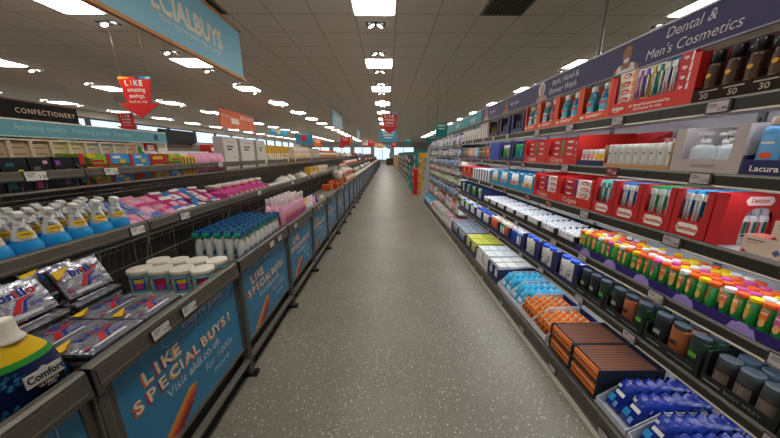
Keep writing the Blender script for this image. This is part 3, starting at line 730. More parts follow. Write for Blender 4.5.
for c in range(6):
    for k in range(2):
        L(ptub, -1.836, 2.85 + c * .185, 1.098 + k * .09, 'white and magenta laundry tub, %s along, %s layer, behind the magenta cartons' % (nth(c), ['lower', 'upper'][k]), 'tub', 'white and magenta tubs')
for c in range(4):
    L(ptub, -1.62, 3.62 + c * .185, 1.098, 'white and magenta laundry tub, front row, %s beyond the magenta cartons' % nth(c), 'tub', 'front white and magenta tubs')

# ---------------------------------------------------------------- upper tier (shelf at 1.41)
US = 1.41
dk = [carton('craft_pack', .10, .17, .05, mat(b_, .35), a) for b_, a in (('#141315', ((.15, .45, .62, .72, GREY), (.6, .8, .8, .9, LPINK), (.1, .35, .05, .25, PINK), (.5, .7, .5, .56, CREAM))), ('#17121c', ((.1, .3, .75, .9, mat('#9a4fa8')), (.5, .85, .55, .62, GREY), (.3, .6, .1, .3, mat('#6a3a7a')))), ('#10181c', ((.2, .5, .75, .85, mat('#2f6a6c')), (.6, .8, .55, .65, YEL), (.1, .4, .1, .3, TEAL))))]
for c in range(9):
    for r in range(2):
        L(dk[(c + r) % 3], -1.872 - r * .09, .80 + c * .108, US, 'dark craft pack with pink print, %s, %s along the upper tier' % (rowname(r), nth(c)), 'packet', 'dark craft packs')
for c in range(0):
    t_ = MB(); t_.tube([(.10 * math.cos(a * .4488) , 0, .155 + .03 * math.sin(a * .4488)) for a in range(15)], .010, mat('#8a4a9a', .4), 8)
    L(Proto('craft_ring', [('ring', t_), ('card', MB().box(-.085, .085, -.003, .003, .132, .178, mat('#e0dce4', .5)))]), -1.862, .93 + .36 * c, US, 'purple ringed craft pack resting in front of dark packs, %s along' % nth(c), 'packet', 'purple ring packs') if False else None
snack = [carton('snack_box', .16, .062, .16, mat(b_, .35), a, top=t_) for b_, a, t_ in (
    ('#8fc23a', ((0, .16, 0, 1, RED), (.3, .6, .6, 1, YEL), (.4, .9, .15, .4, RED)), mat('#a4d24a', .35)), ('#3f9ade', ((.55, .8, 0, .4, YEL), (0, .14, 0, 1, RED), (.25, .6, .5, .8, WHITE)), mat('#5ab0ea', .35)),
    ('#b32a2a', ((.2, .8, .3, .7, YEL),), mat('#c93a2a', .35)), ('#6b6b1e', ((.1, .5, .2, .8, RED), (.6, .9, .2, .8, BLUEP)), mat('#7c8a2a', .35)))]
sn = ['green', 'blue', 'red', 'olive']
for c in range(5):
    for k in range(3):
        q = (c + k * 2 + (c > 1)) % 4 if k < 2 else [0, 1, 1, 2, 0][c]
        L(snack[q], -1.872, 1.69 + c * .165, US + k * .0635, '%s snack box with red and yellow print, %s stack, %s layer of the upper tier' % (sn[q], nth(c), ['lower', 'middle', 'top'][k]), 'box')
for c in range(4):
    L(carton('yellow_pack', .04, .17, .12, YEL, ((.3, .7, .1, .9, BLACK),)), -1.872, 2.53 + c * .042, US, 'slim yellow and black pack, %s beside the snack boxes' % nth(c), 'box', 'slim yellow packs')
wbag = [pouch('paper_roll_pack', .13, .2, .11, mat('#f0a8cc', .4), ((.2, .8, .2, .5, PINK), (.2, .45, .25, .4, WHITE)), 31), ]
for c in range(4):
    L(wbag[0], -1.93, 2.76 + c * .132, US, 'pink toilet roll pack with white top edge, %s beyond the slim yellow packs' % nth(c), 'packet', 'pink roll packs')
    
_roll = gb('paper_roll', .215, .05, .05, mat('#efe6e6', .8), mat('#efe6e6', .8), None, .04, .8, .03)
for c in range(8):
    L(_roll, -2.065, 2.42 + c * .103, US, 'white paper roll standing behind the snack boxes and pink packs, %s along' % nth(c), 'paper roll', 'white paper rolls')
for c in range(2):
    L(gb('green_bottle', .25, .026, .04, GREEN, GREEN, None, .15, .8, .1), -2.085, 2.285 + c * .06, US, '%s green bottle between the beige boxes and the paper rolls' % ['first', 'second'][c], 'bottle', 'green bottles')
# beige open boxes on the back of the upper tier
def beige():
    b = MB(); m1 = mat('#cdb596', .6); m2 = mat('#e3d3b8', .6)
    b.box(0, .092, .006, .10, 0, .27, m1); b.box(0, .006, -.012, .006, 0, .27, m2); b.box(.086, .092, -.012, .006, 0, .27, m2); b.box(0, .092, -.012, .006, .262, .27, m2)
    g = MB()
    for k in range(3): g.front(.018, .074, .15 + k * .035, .156 + k * .035, mat('#8a6a4a', .6), y=.005)
    return Proto('beige_box', [('box', b), ('print', g)])
P_bg = beige()
for c in range(13):
    L(P_bg, -2.025, 1.03 + c * .0945, US, 'beige open-fronted box behind the upper tier goods, %s from the near end' % nth(c), 'box', 'beige boxes along the top')
# tall white boxes
P_wb = None
for i, (y, w_) in enumerate(((3.30, .30), (3.68, .36), (4.13, .28))):
    b = MB().box(0, w_, 0, .12, 0, .39, mat('#e2ddd6', .55)); b.box(-.002, 0, .004, .116, .004, .386, mat('#bdb9b2', .55))  # near side painted greyer, its shading put into the colour
    g = MB(); [g.front(w_ * a, w_ * b, z, z + .018, INK, y=-.003) for a, b, z in ((.22, .42, .27), (.46, .66, .27), (.22, .52, .235))]; g.front(w_ * .22, w_ * .8, .33, .335, GREY, y=-.003)
    for k in range(5): T = Matrix.Translation((w_ * (.4 + .09 * k), -.003, .06 + .01 * (k % 2))); g.prism([(math.cos(a) * .02, math.sin(a) * .03) for a in range(6)][::-1], -.0002, .0002, mat('#d8cdb8', .6), T=T)
    b2 = Proto('white_box', [('box', b), ('print', g)])
    L(b2, -1.93, y, US, 'tall white carton with small dark lettering, %s of three in a row' % nth(i), 'carton')
# ================================================================ toiletry shelving (opposite side), local x runs towards the camera
XF, XS, XBK = 1.218, 1.36, 1.86
LEV = [.157, .632, .924, 1.229, 1.522, 1.819]
SH1 = mat('#d9dde0', .4); RTP = mat('#38342d', .5, .1)
def shelf_bay(levels, lips, k, W=.9085, strip=True):
    p = []; ys = XS - XF; yb = XBK - XF
    kp = MB(); kp.box(0, W, -.012, .0, 0, .035, mat('#cfccc4', .5)); kp.box(0, W, 0, .02, .035, .06, DGREY)
    lp = MB(); lp.prof([(-.006, .05), (-.014, .06), (-.010, .155), (0, .162), (.02, .162), (.02, .05)], 0, W, mat('#4a453d', .5)); lp.prof([(-.0145, .062), (-.0175, .066), (-.0165, .072), (-.0135, .070)], 0, W, GREY)
    p += [('kick_plate', kp), ('base_shelf', MB().box(0, W, .02, yb, .12, .150, SH1), [('front_rail', lp)])]
    for i, (z, l) in enumerate(zip(levels[1:], lips[1:])):
        s = MB().box(0, W, ys + .02, yb, z - .018, z - .002, SH1)
        r = MB(); r.prof([(ys, l), (ys - .004, l + .006), (ys - .003, z - .006), (ys + .002, z), (ys + .02, z), (ys + .02, l)], 0, W, RTP)
        r.prof([(ys - .005, l - .002), (ys - .007, l + .002), (ys - .004, l + .008), (ys + .004, l + .0)], 0, W, mat('#c4bfb4', .4))
        r.prof([(ys - .005, z - .008), (ys - .002, z + .001), (ys + .008, z + .0012), (ys + .002, z - .008)], 0, W, GREY)
        r.box(.002, W - .002, ys - .0045, ys - .003, l + .014, z - .012, mat('#2b2823', .5))
        p.append(('shelf', s, [('front_rail', r)]))
    p.append(('back_panel', MB().box(0, W, yb, yb + .02, 0, 2.17, SH1)))
    up = MB(); up.box(.0, .03, yb - .012, yb, 0, 2.17, mat('#8b9096', .5))
    for q in range(40): up.box(.011, .019, yb - .0135, yb - .012, .1 + q * .05, .125 + q * .05, BLACK)
    p.append(('upright', up))
    if strip:
        for z, l in list(zip(levels, lips))[1:]:  # topmost strip is an LED batten; the lower ones are added to brighten goods
            p.append(('shelf_fill_light', MB().box(.01, W - .01, ys + .024, ys + .042, l + .004, l + .014, mat('#f2f6ff', .5, emit=STRIP_LIGHT)), [], 'slim white light strip behind the shelf edge, added except on the top shelf'))
    rg = random.Random(k)
    def tg(x, z0, y, red=False):
        T = Matrix.Translation((x, y, z0)); m_ = MB(); m_.box(-.043, .043, -.005, 0, -.003, .047, RAILD, T=T); m_.front(-.038, .034, .001, .043, mat('#8c2a35', .5) if red else mat('#b9aeb0', .5), y=-.0056, T=T)
        g = MB(); g.text('1.%d9' % rg.randint(1, 9), .0, .008, .013, CREAM if red else INK, y=-.006, bold=.02, T=T)
        for j in range(2): g.front(-.032, -.004, .03 - j * .008, .033 - j * .008, CREAM if red else INK, y=-.006, T=T)
        return ('price_tag', m_, [('print', g)], 'red price ticket' if red else 'white price ticket')
    for i, l in enumerate(lips):
        for x in (.18 + rg.uniform(-.08, .08), .62 + rg.uniform(-.12, .12)):
            p.append(tg(x, l + .008, ys - .006 if i else -.016, red=(i in (3, 4) and rg.random() < .4)))
    return Proto('shelving_bay', p)
LIPS = [.05, .58, .872, 1.168, 1.467, 1.758]
bays = [shelf_bay(LEV, LIPS, k) for k in range(3)]
for i in range(-1, 4):
    L_ = 1.40 + .91 * (i + 1) - .0
    R(bays[i % 3], XF, L_, 0, 'grey shelving bay of toiletries under the purple header, %s from the near end' % nth(i + 1), 'shelving', 'purple-headed shelving bays')
LEV2 = [.157, .46, .80, 1.02, 1.20, 1.38, 1.575, 1.785]; LIP2 = [.05] + [z - .055 for z in LEV2[1:]]
bay2 = [shelf_bay(LEV2, LIP2, k + 5, strip=False) for k in range(2)]
for i in range(4):
    R(bay2[i % 2], XF, 5.95 + .91 * i, 0, 'grey shelving bay under the teal header, %s beyond the purple header' % nth(i), 'shelving', 'teal-headed shelving bays')
# ---------------------------------------------------------------- header
XH = 1.72
def header(Y0, Y1, pm, label, texts, pics=()):
    W = Y1 - Y0; p = MB().box(0, W, 0, .02, 2.165, 2.375, pm)
    e = MB(); e.box(0, W, -.006, .0, 2.365, 2.378, mat('#a9a7b5', .4)); e.box(0, W, -.006, 0, 2.162, 2.172, mat('#8a8896', .4))
    t = MB()
    for a, k in texts: t.text(*a, y=-.003, **k)
    if not texts:
        for x in (1.0, 2.4, 3.6): t.front(x, x + .35, 2.26, 2.28, HW, y=-.003).front(x + .03, x + .28, 2.22, 2.24, HW, y=-.003)
    sub = [('lettering', t)]
    for x0, kind in pics:
        m_ = MB(); sk, cl, hr = kind
        def el(cx, cz, rx, rz, c, y): m_.prism([(cx + rx * math.cos(a * PI / 9), cz + rz * math.sin(a * PI / 9)) for a in range(18)][::-1], y, -.0005, c)
        m_.prism([(x0 - .105, 2.172), (x0 + .115, 2.172), (x0 + .10, 2.205), (x0 + .045, 2.232), (x0 - .045, 2.232), (x0 - .09, 2.205)][::-1], -.0012, -.0005, sk)
        m_.front(x0 - .022, x0 + .026, 2.22, 2.27, sk, y=-.0014)
        el(x0 - (0 if cl else .008), 2.302 if cl else 2.292, .043 if cl else .062, .060 if cl else .075, hr, -.0010); el(x0 + .002, 2.290, .036, .054, sk, -.0018)
        if cl:
            m_.prism([(x0 - .075, 2.172), (x0 - .03, 2.172), (x0 - .035, 2.228), (x0 - .065, 2.222)][::-1], -.0022, -.0005, cl); m_.prism([(x0 + .035, 2.172), (x0 + .085, 2.172), (x0 + .072, 2.222), (x0 + .045, 2.228)][::-1], -.0022, -.0005, cl)
            m_.front(x0 - .035, x0 + .04, 2.172, 2.195, cl, y=-.0022)
        DK = mat('#4a3228', .6)
        el(x0 - .012, 2.299, .005, .0025, DK, -.0024); el(x0 + .016, 2.299, .005, .0025, DK, -.0024); el(x0 + .002, 2.262, .011, .003, mat('#8f4a40', .6), -.0024)
        if cl and hr == DK2: el(x0 + .002, 2.252, .024, .016, mat('#dedad4', .6), -.0021)
        sub.append(('portrait_print', m_))
    return place(Proto('shelf_header', [('panel', p, sub), ('edge_trim', e)]), (XH, Y1, 0), RR, label, 'sign')
DK2 = mat('#5a4638', .7); HW = mat('#c9c6cc', .5)
sk1, sk2, twl = mat('#94664e', .6), mat('#b98c74', .6), mat('#d8d2cf', .6)
Yh = 5.12
def hx(Y): return Yh - Y
header(.05, Yh, PURP, 'long purple shelf header with white department names and printed portraits',
       [(('Dental &', hx(1.85), 2.29, .056, HW), dict(shear=.18, wide=.92)), (("Men's Cosmetics", hx(1.965), 2.203, .056, HW), dict(shear=.18, wide=.92)),
        (('Bath, Hand &', hx(3.02), 2.29, .052, HW), dict(shear=.18, bold=.01)), (('Shower Wash', hx(3.06), 2.21, .052, HW), dict(shear=.18, bold=.01)),
        (('Hair Care', hx(3.98), 2.25, .042, HW), dict(shear=.18)), (('Cosmetics', hx(4.75), 2.25, .042, HW), dict(shear=.18))],
       [(hx(2.12), (sk1, twl, DK2)), (hx(3.2), (sk2, None, twl)), (hx(4.12), (sk1, None, mat('#3f2a22', .7))), (hx(4.9), (sk2, None, mat('#7a5238', .7)))])
header(5.16, 9.4, TEAL, 'teal shelf header with pale printed lines beyond the purple one', [])

# ---------------------------------------------------------------- protos
REDT = mat('#cf2a22', .45); ORR = mat('#dc4a22', .45)
def tpbox(c1, c2):
    b = MB().box(0, .165, 0, .036, 0, .042, c1); a = MB(); a.front(.0, .165, .028, .042, c2, y=-.0006) if False else None
    a.prism([(.03 + .045 * (1 + math.cos(k * .5236)), .022 + .014 * math.sin(k * .5236)) for k in range(12)][::-1], -.001, 0, RED); a.text('Colgate', .038, .016, .014, WHITE, y=-.0016, bold=.04)
    a.prism([(.128, .002), (.16, .002), (.163, .040), (.142, .040)][::-1], -.0008, 0, c2)
    return Proto('toothpaste_box', [('box', b), ('print', a)])
P_tpr = tpbox(mat('#c3202b', .4), WHITE); P_tpw = tpbox(mat('#eae6e2', .4), mat('#3fb0a0', .4)); P_tpb = tpbox(mat('#b02434', .4), mat('#5a3a7a', .4)); P_tpg = tpbox(mat('#c3202b', .4), GREEN); P_tpo = tpbox(mat('#ece4d6', .4), ORANGE)
def brush_pack(c1, c2, c3):
    b = MB().box(-.024, .024, .006, .010, 0, .165, c1); b.front(-.024, .024, .0, .05, c2, y=.0055); b.front(-.020, .008, .012, .022, WHITE, y=.005)
    s = MB(); s.tube([(-.006, 0, .012), (-.004, -.002, .08), (-.005, 0, .15)], .0045, c3, 6); s.box(-.011, .003, -.010, .002, .122, .15, WHITE)
    s.tube([(.010, 0, .012), (.009, -.002, .08), (.010, 0, .15)], .0045, WHITE, 6); s.box(.004, .016, -.010, .002, .122, .15, c3)
    return Proto('toothbrush_pack', [('backing_card', b), ('toothbrush', s)])
BP = [brush_pack(mat('#3b9fd4', .4), RED, mat('#e9e9e4')), brush_pack(mat('#5ec3b8', .4), RED, mat('#2c9a8a')), brush_pack(mat('#2b6fb4', .4), RED, mat('#e9e9e4')), brush_pack(mat('#2c9a5a', .4), mat('#c9382c', .4), mat('#dfe6e0'))]
BK = [brush_pack(mat('#d9d4da', .4), c, mat(d)) for c, d in ((mat('#6a3a9a', .4), '#c24a9a'), (mat('#e2c832', .4), '#7a3ab0'), (BLACK, '#d8c22a'), (mat('#2b7fc4', .4), '#2fa07a'))]
colg = lambda w_, d=.40, h=.20, lip=.06: tray('toothpaste_tray', w_, h, d, REDT, lip, .022, backh=h + .015, text='Colgate', th=.55, tx=.2, bold=0)
def fill(tr, X, Yf, z, label): return R(tr, X, Yf, z, label, 'display tray')
def boxes3(Yf, w_, z, cols, desc, rows=3, deep=1):
    for ci, P_ in enumerate(cols):
        for k in range(rows):
            for dd in range(deep):
                R(P_, XS + .035 + dd * .17, Yf - .026 - ci * .168 * (w_ - .05) / .336, z + .006 + k * .0445, '%s, %s column, %s layer' % (desc, nth(ci), ['bottom', 'second', 'third', 'fourth'][k]), 'toothpaste box', desc, scale=((w_ - .05) / .336, 1, 1)) if dd == 0 else None
# ================================================================ T6 : top shelf z=1.819
z6, z5, z4, z3, z2, z1 = LEV[5], LEV[4], LEV[3], LEV[2], LEV[1], LEV[0]
def mw(body, lab):
    def dc(l, rx, y, hb): l.front(-rx * .7, rx * .6, hb * .52, hb * .62, RED, y=-y); l.front(-rx * .5, rx * .5, hb * .2, hb * .3, WHITE, y=-y)
    return gb('mouthwash_bottle', .212, .040, .026, body, mat('#d9dad6', .4), lab, .17, .55, .22, n=14, deco=dc)
MW = [mw(mat('#0f6f80', .25), mat('#58b4c9', .4)), mw(mat('#146a6c', .25), mat('#a6cfd0', .4)), mw(mat('#5a2a4a', .25), mat('#a8556c', .4)), mw(mat('#0e5f86', .25), mat('#4fb0cf', .4))]
for i, (Yf, w_) in enumerate(((2.80, .235), (2.56, .255), (2.30, .275), (2.02, .265))):
    fill(tray('mouthwash_tray', w_, .225, .36, ORR, .05, .024, deco=lambda q, w, h, lip: (q.front(.015, .05, .018, .032, CREAM, y=-.0015), q.front(.07, w * .8, .03, .035, CREAM, y=-.0015), q.front(.07, w * .7, .02, .025, CREAM, y=-.0015))), XS + .012, Yf, z6, 'orange-red mouthwash tray on the topmost shelf, %s towards the toothpaste tray' % nth(i))
    for c in range(2):
        for r in range(3):
            bb = MW[[1, 1, 1, 1, 0, 3, 0, 3][i * 2 + c] if not (i == 1 and c == 1) else 2]
            R(bb, XS + .048 + r * .085, Yf - w_ * (.28 + .42 * c), z6 + .005, 'mouthwash bottle with white cap, %s, %s across, in %s orange-red tray' % (rowname(r), nth(c), nth(i)), 'mouthwash bottle', 'mouthwash bottles')
# red Colgate tray with mixed
fill(tray('dental_display_tray', .465, .215, .36, REDT, .07, .03, backh=.23, text='#1 Brand Recommended by', th=.2, tx=.3, tz=.5, deco=lambda q, w, h, lip: (q.text('UK Dentists For Kids', w * .37, lip * .22, lip * .18, CREAM, y=-.0015, bold=.02), q.text('Colgate', w * .05, lip * .45, lip * .26, CREAM, y=-.0015, bold=.04), q.prism([(w * (.07 + .012 * k), lip * (.35 - .06 * math.sin(k * PI / 8))) for k in range(9)] + [(w * (.07 + .012 * k), lip * (.39 - .06 * math.sin(k * PI / 8))) for k in range(8, -1, -1)], -.0015, 0, CREAM))), XS + .012, 1.752, z6, 'wide red dental display tray on the topmost shelf')
for k in range(4):
    R(P_tpo, XS + .035, 1.735, z6 + .066 + k * .043, 'white and orange toothpaste box, %s from the bottom, in the red dental display' % nth(k), 'toothpaste box', None, scale=(.66, 1, 1))
    R(P_tpr, XS + .035, 1.395, z6 + .066 + k * .043, 'red toothpaste box, %s from the bottom, at the near end of the red dental display' % nth(k), 'toothpaste box', None, scale=(.35, 1, 1)) 
for k in range(6):
    R((BK + [BP[2], BP[2]])[k], XS + .04, 1.60 - k * .036, z6 + .07, 'childrens toothbrush pack, %s along inside the red dental display' % nth(k), 'toothbrush pack', None)
    R((BK + [BP[2], BP[2]])[k], XS + .09, 1.60 - k * .036, z6 + .07, 'childrens toothbrush pack, second row, %s along inside the red dental display' % nth(k), 'toothbrush pack', None)
R(Proto('inner_riser', MB().box(0, .40, 0, .3, 0, .062, REDT)), XS + .03, 1.735, z6 + .005, 'red card riser inside the wide dental display tray', 'riser') 
# brown sprays
def dbr(l, rx, y, hb):
    l.front(-rx * .55, rx * .55, hb * .16, hb * .2, mat('#c9a45a'), y=-y); l.front(-rx * .4, rx * .4, hb * .28, hb * .36, mat('#8a6a3a'), y=-y); l.prism([(math.cos(a) * rx * .4, hb * .66 + math.sin(a) * rx * .35) for a in range(6)][::-1], -y - .001, -y, mat('#d9a02a', .4))
P_spb = gb('tanning_spray', .195, .0255, .025, mat('#3a200e', .3), mat('#0b0909', .3), mat('#4a2a12', .4), .24, .85, .1, n=14, deco=dbr)
fill(tray('dark_brown_tray', .31, .065, .34, mat('#24120a', .6, spec=.2), .055, 0, deco=lambda q, w, h, lip: [q.text(s, w * x, lip * .2, lip * .4, mat('#a8978a', .5), y=-.0015, bold=.02) for s, x in (('30', .10), ('50', .42), ('30', .72))] + [q.front(w * x, w * (x + .22), lip * .7, lip * .8, mat('#a8978a', .5), y=-.0015) for x in (.08, .36, .66)]), XS + .012, 1.285, z6, 'dark brown tray of bronze spray bottles on the topmost shelf')
for c in range(4):
    for r in range(3): R(P_spb, XS + .044 + r * .07, 1.245 - c * .068, z6 + .005, 'brown spray bottle with black cap, %s, %s across in dark brown tray' % (rowname(r), nth(c)), 'spray bottle', 'brown spray bottles')
P_orb = gb('sun_lotion_bottle', .19, .036, .024, ORANGE, mat('#ddd6c8', .4), YEL, .15, .5, .2, n=14)
fill(tray('navy_tray', .36, .065, .34, NAVY, .055, 0, text='Lacura', th=.4, tx=.1), XS + .012, .968, z6, 'navy tray beside the brown sprays at the near end of topmost shelf')
for c in range(4):
    for r in range(2): R(P_orb, XS + .05 + r * .08, .92 - c * .085, z6 + .005, 'orange lotion bottle, %s, %s across in the topmost navy tray' % (rowname(r), nth(c)), 'lotion bottle', 'orange lotion bottles')
# far part of T6 : navy framed displays, amber display, brown edged boxes, small blue fronts
dkb = gb('serum_bottle', .15, .02, .018, mat('#20242e', .3), mat('#0f0f12', .3), mat('#6d7280', .4), .2, .7, .1, n=8)
amb = gb('amber_bottle', .15, .022, .018, mat('#4a2f1a', .3), mat('#111111', .3), mat('#a3752c', .4), .2, .7, .1, n=8)
for i, (Yf, w_, pr_, tm) in enumerate(((3.42, .27, dkb, PURP), (3.10, .27, dkb, PURP), (3.78, .32, amb, mat('#3c2430', .5)))):
    fill(tray('window_tray', w_, .20, .36, tm, .04, .045), XS + .012, Yf, z6, ['dark purple window tray, second from the mouthwash trays', 'dark purple window tray beside the mouthwash trays', 'maroon window tray of amber bottles on the topmost shelf'][i])
    for c in range(3):
        for r in range(2): R(pr_, XS + .05 + r * .055, Yf - .07 - c * (w_ - .14) / 2, z6 + .006, 'small dark bottle, %s, %s across in %s window tray' % (rowname(r), nth(c), ['second', 'first', 'maroon'][i]), 'bottle', 'small dark bottles in window trays')
tall = carton('tall_white_carton', .07, .2, .07, mat('#e3ddd4', .5), ((.75, 1, 0, 1, mat('#4a2830', .5)),))
lowc = carton('pale_carton', .09, .15, .08, mat('#dcd6cc', .5), ((.0, .35, 0, .5, mat('#2a3a5c', .5)), (.4, .9, .6, .66, GREY)))
for c in range(4): 
    for r in range(2): R(tall, XS + .012 + r * .09, 4.14 - c * .085, z6, 'tall white carton with brown edge, %s, %s along the topmost shelf' % (rowname(r), nth(c)), 'carton', 'tall white cartons with brown edge')
for c in range(9): 
    for r in range(2): R(lowc, XS + .012 + r * .10, 5.03 - c * .098, z6, 'pale carton with navy corner, %s, %s from the teal header end' % (rowname(r), nth(c)), 'carton', 'pale cartons with navy corner')
# ================================================================ T5
for i, (Yf, w_) in enumerate(((2.74, .375), (2.355, .38))):
    fill(colg(w_, h=.205, lip=.062), XS + .012, Yf, z5, 'red toothpaste tray on the second highest shelf, %s towards the white bottles' % nth(i))
    boxes3(Yf, w_, z5 + .05, (P_tpg, P_tpr), 'green-swirl toothpaste box in %s upper red tray' % ['farther', 'nearer'][i])
fill(tray('red_backed_tray', .24, .05, .40, REDT, .035, 0, backh=.215, deco=lambda q, w, h, lip: q.front(0, w, 0, lip, NAVY)), XS + .012, 1.96, z5, 'red backed tray with navy lip holding small pink and yellow bottles')
kid = [gb('small_bottle', .10, .018, .014, mat(c, .4), mat('#e9e6e2', .4), None, .3, .9, .05, n=8, deco=lambda l, rx, y, hb: l.front(-rx * .6, rx * .6, hb * .3, hb * .6, WHITE, y=-y)) for c in ('#e8a9b8', '#f0c93a', '#d9586a')]
for c in range(6):
    for r in range(4): R(kid[0 if c < 3 else 1] if r < 3 else kid[2], XS + .04 + r * .035, 1.935 - c * .038, z5 + .006, 'tiny %s bottle with white cap, %s, %s across, red backed tray' % ('pink' if c < 3 else 'yellow', rowname(r), nth(c)), 'small bottle', 'tiny bottles in the red backed tray')
fill(tray('cardboard_tray', .41, .13, .30, KRAFT, .02, .006, backh=.13), XS + .012, 1.725, z5, 'brown cardboard tray full of small white bottles')
wb = gb('small_white_bottle', .125, .023, .018, mat('#e4e2de', .4), mat('#ecebe8', .4), None, .28, .95, .03, n=10, deco=lambda l, rx, y, hb: l.prism([(math.cos(a) * .005, hb * .82 + math.sin(a) * .006) for a in range(6)][::-1], -y - .0006, -y, NAVY))
for c in range(9):
    for r in range(5): R(wb, XS + .04 + r * .05, 1.697 - c * .0455, z5 + .006, 'small white bottle, %s, %s across, in the cardboard tray' % (rowname(r), nth(c)), 'small bottle', 'small white bottles in the cardboard tray')
# red boxes behind
R(Proto('red_carton', [('box', MB().box(0, .20, 0, .10, 0, .17, REDT))]), 1.72, 1.54, z5, 'plain red carton behind the small white bottles', 'carton')
R(Proto('toothpaste_box', [('box', MB().box(0, .17, 0, .10, 0, .17, WHITE)), ('print', (lambda a: (a.front(.02, .15, .12, .165, RED), a.text('Colgate', .03, .13, .03, WHITE, bold=.04), a)[-1])(MB()))]), 1.72, 1.74, z5, 'white and red toothpaste carton peeking over the small white bottles', 'carton')
GP = mat('#b5a9a6', .55)
wt = tray('grey_window_tray', .262, .19, .34, GP, .055, .04, backh=.20, inner=WHITE, deco=lambda q, w, h, lip: q.front(w * .35, w * .7, lip * .4, lip * .6, mat('#9a8e8c', .5), y=-.0015))
fill(wt, XS + .012, 1.31, z5, 'pinkish grey window tray holding clear pump bottles')
pb = MB(); pb.lathe([(.036, 0), (.042, .005), (.043, .09), (.036, .105), (.014, .115)], CLEAR, n=18)
pc = MB(); pc.lathe([(.015, .113), (.017, .118), (.016, .135), (.006, .137), (.006, .155)], mat('#b9b4b0', .4), n=12); pc.box(-.013, .013, -.03, .012, .152, .165, mat('#b9b4b0', .4))
pll = MB(); pll.front(-.022, .022, .02, .055, mat('#cfd3d8', .4), y=-.0435)
P_pump = Proto('pump_bottle', [('bottle_body', pb), ('pump', pc), ('label', pll)])
for c in range(2):
    for r in range(2): R(P_pump, XS + .075 + r * .1, 1.238 - c * .11, z5 + .005, 'clear pump bottle with grey pump, %s, %s across in window tray' % (rowname(r), nth(c)), 'pump bottle', 'clear pump bottles')
fill(tray('navy_lotion_tray', .42, .07, .34, NAVY, .055, 0, backh=.12, text='Lacura   AFTER SUN', th=.38, tx=.06), XS + .012, 1.042, z5, 'navy tray of blue lotion bottles beside the clear pump bottles')
def daf(l, rx, y, hb): l.prism([(math.cos(a * .524) * rx * .45, hb * .38 + math.sin(a * .524) * rx * .3) for a in range(12)][::-1], -y - .001, -y, mat('#e2552c', .4)); l.front(-rx * .5, rx * .4, hb * .62, hb * .66, CREAM, y=-y)
P_af = gb('after_sun_bottle', .20, .040, .024, mat('#4f93cc', .35), mat('#cdb79a', .4), mat('#6aa9dc', .35), .14, .6, .12, n=16, deco=daf)
for c in range(5):
    for r in range(2): R(P_af, XS + .05 + r * .08, .995 - c * .081, z5 + .006, 'blue lotion bottle with beige cap, %s, %s across in navy tray' % (rowname(r), nth(c)), 'lotion bottle', 'blue lotion bottles')
# far part of T5: green and teal bottles in navy window trays, solid blue panel, mixed cartons
grb = gb('shampoo_bottle', .17, .026, .02, mat('#3f9c3a', .35), WHITE, None, .3, .8, .1, n=8); tlb = gb('shampoo_bottle', .17, .026, .02, mat('#1f8f8c', .35), mat('#2fae5a', .4), None, .3, .8, .1, n=8); gyb = gb('shampoo_bottle', .17, .026, .02, mat('#9aa39c', .35), WHITE, None, .25, .8, .1, n=8)
for i, (Yf, w_, ps) in enumerate(((3.33, .28, (grb, gyb)), (3.03, .28, (tlb, tlb)))):
    fill(tray('navy_window_tray', w_, .215, .36, PURP, .04, .03), XS + .012, Yf, z5, 'dark blue window tray of %s bottles beside the upper red trays' % ['green and grey', 'teal'][i])
    for c in range(4):
        R(ps[c // 2], XS + .05, Yf - .055 - c * .057, z5 + .006, '%s bottle, %s across, in the blue window tray' % (['green and grey', 'teal'][i], nth(c)), 'shampoo bottle', 'shampoo bottles in blue window trays')
R(Proto('blue_display_box', MB().box(0, .30, 0, .36, 0, .215, mat('#1c3fae', .4))), XS + .012, 3.66, z5, 'solid bright blue display box on the second highest shelf', 'display box')
mixc = ['#7d2f24', '#3f8f3a', '#c43a2c', '#e08a4a', '#d8c3b4', '#d9b9ac', '#c8a79c', '#e2e2e6', '#2fa4c9']
mc = [carton('mixed_carton', .085, .17, .09, mat(c, .45), ((.1, .9, 0, .3, PURP), (.2, .7, .6, .7, CREAM))) for c in mixc]
nm_ = ['brown', 'green', 'red', 'orange', 'beige', 'peach', 'rosy', 'white', 'cyan']
for c in range(13): R(mc[(c) % 9], XS + .012, 4.98 - c * .10, z5, 'small %s carton, %s from the teal header end, second highest shelf' % (nm_[c % 9], nth(c)), 'carton')
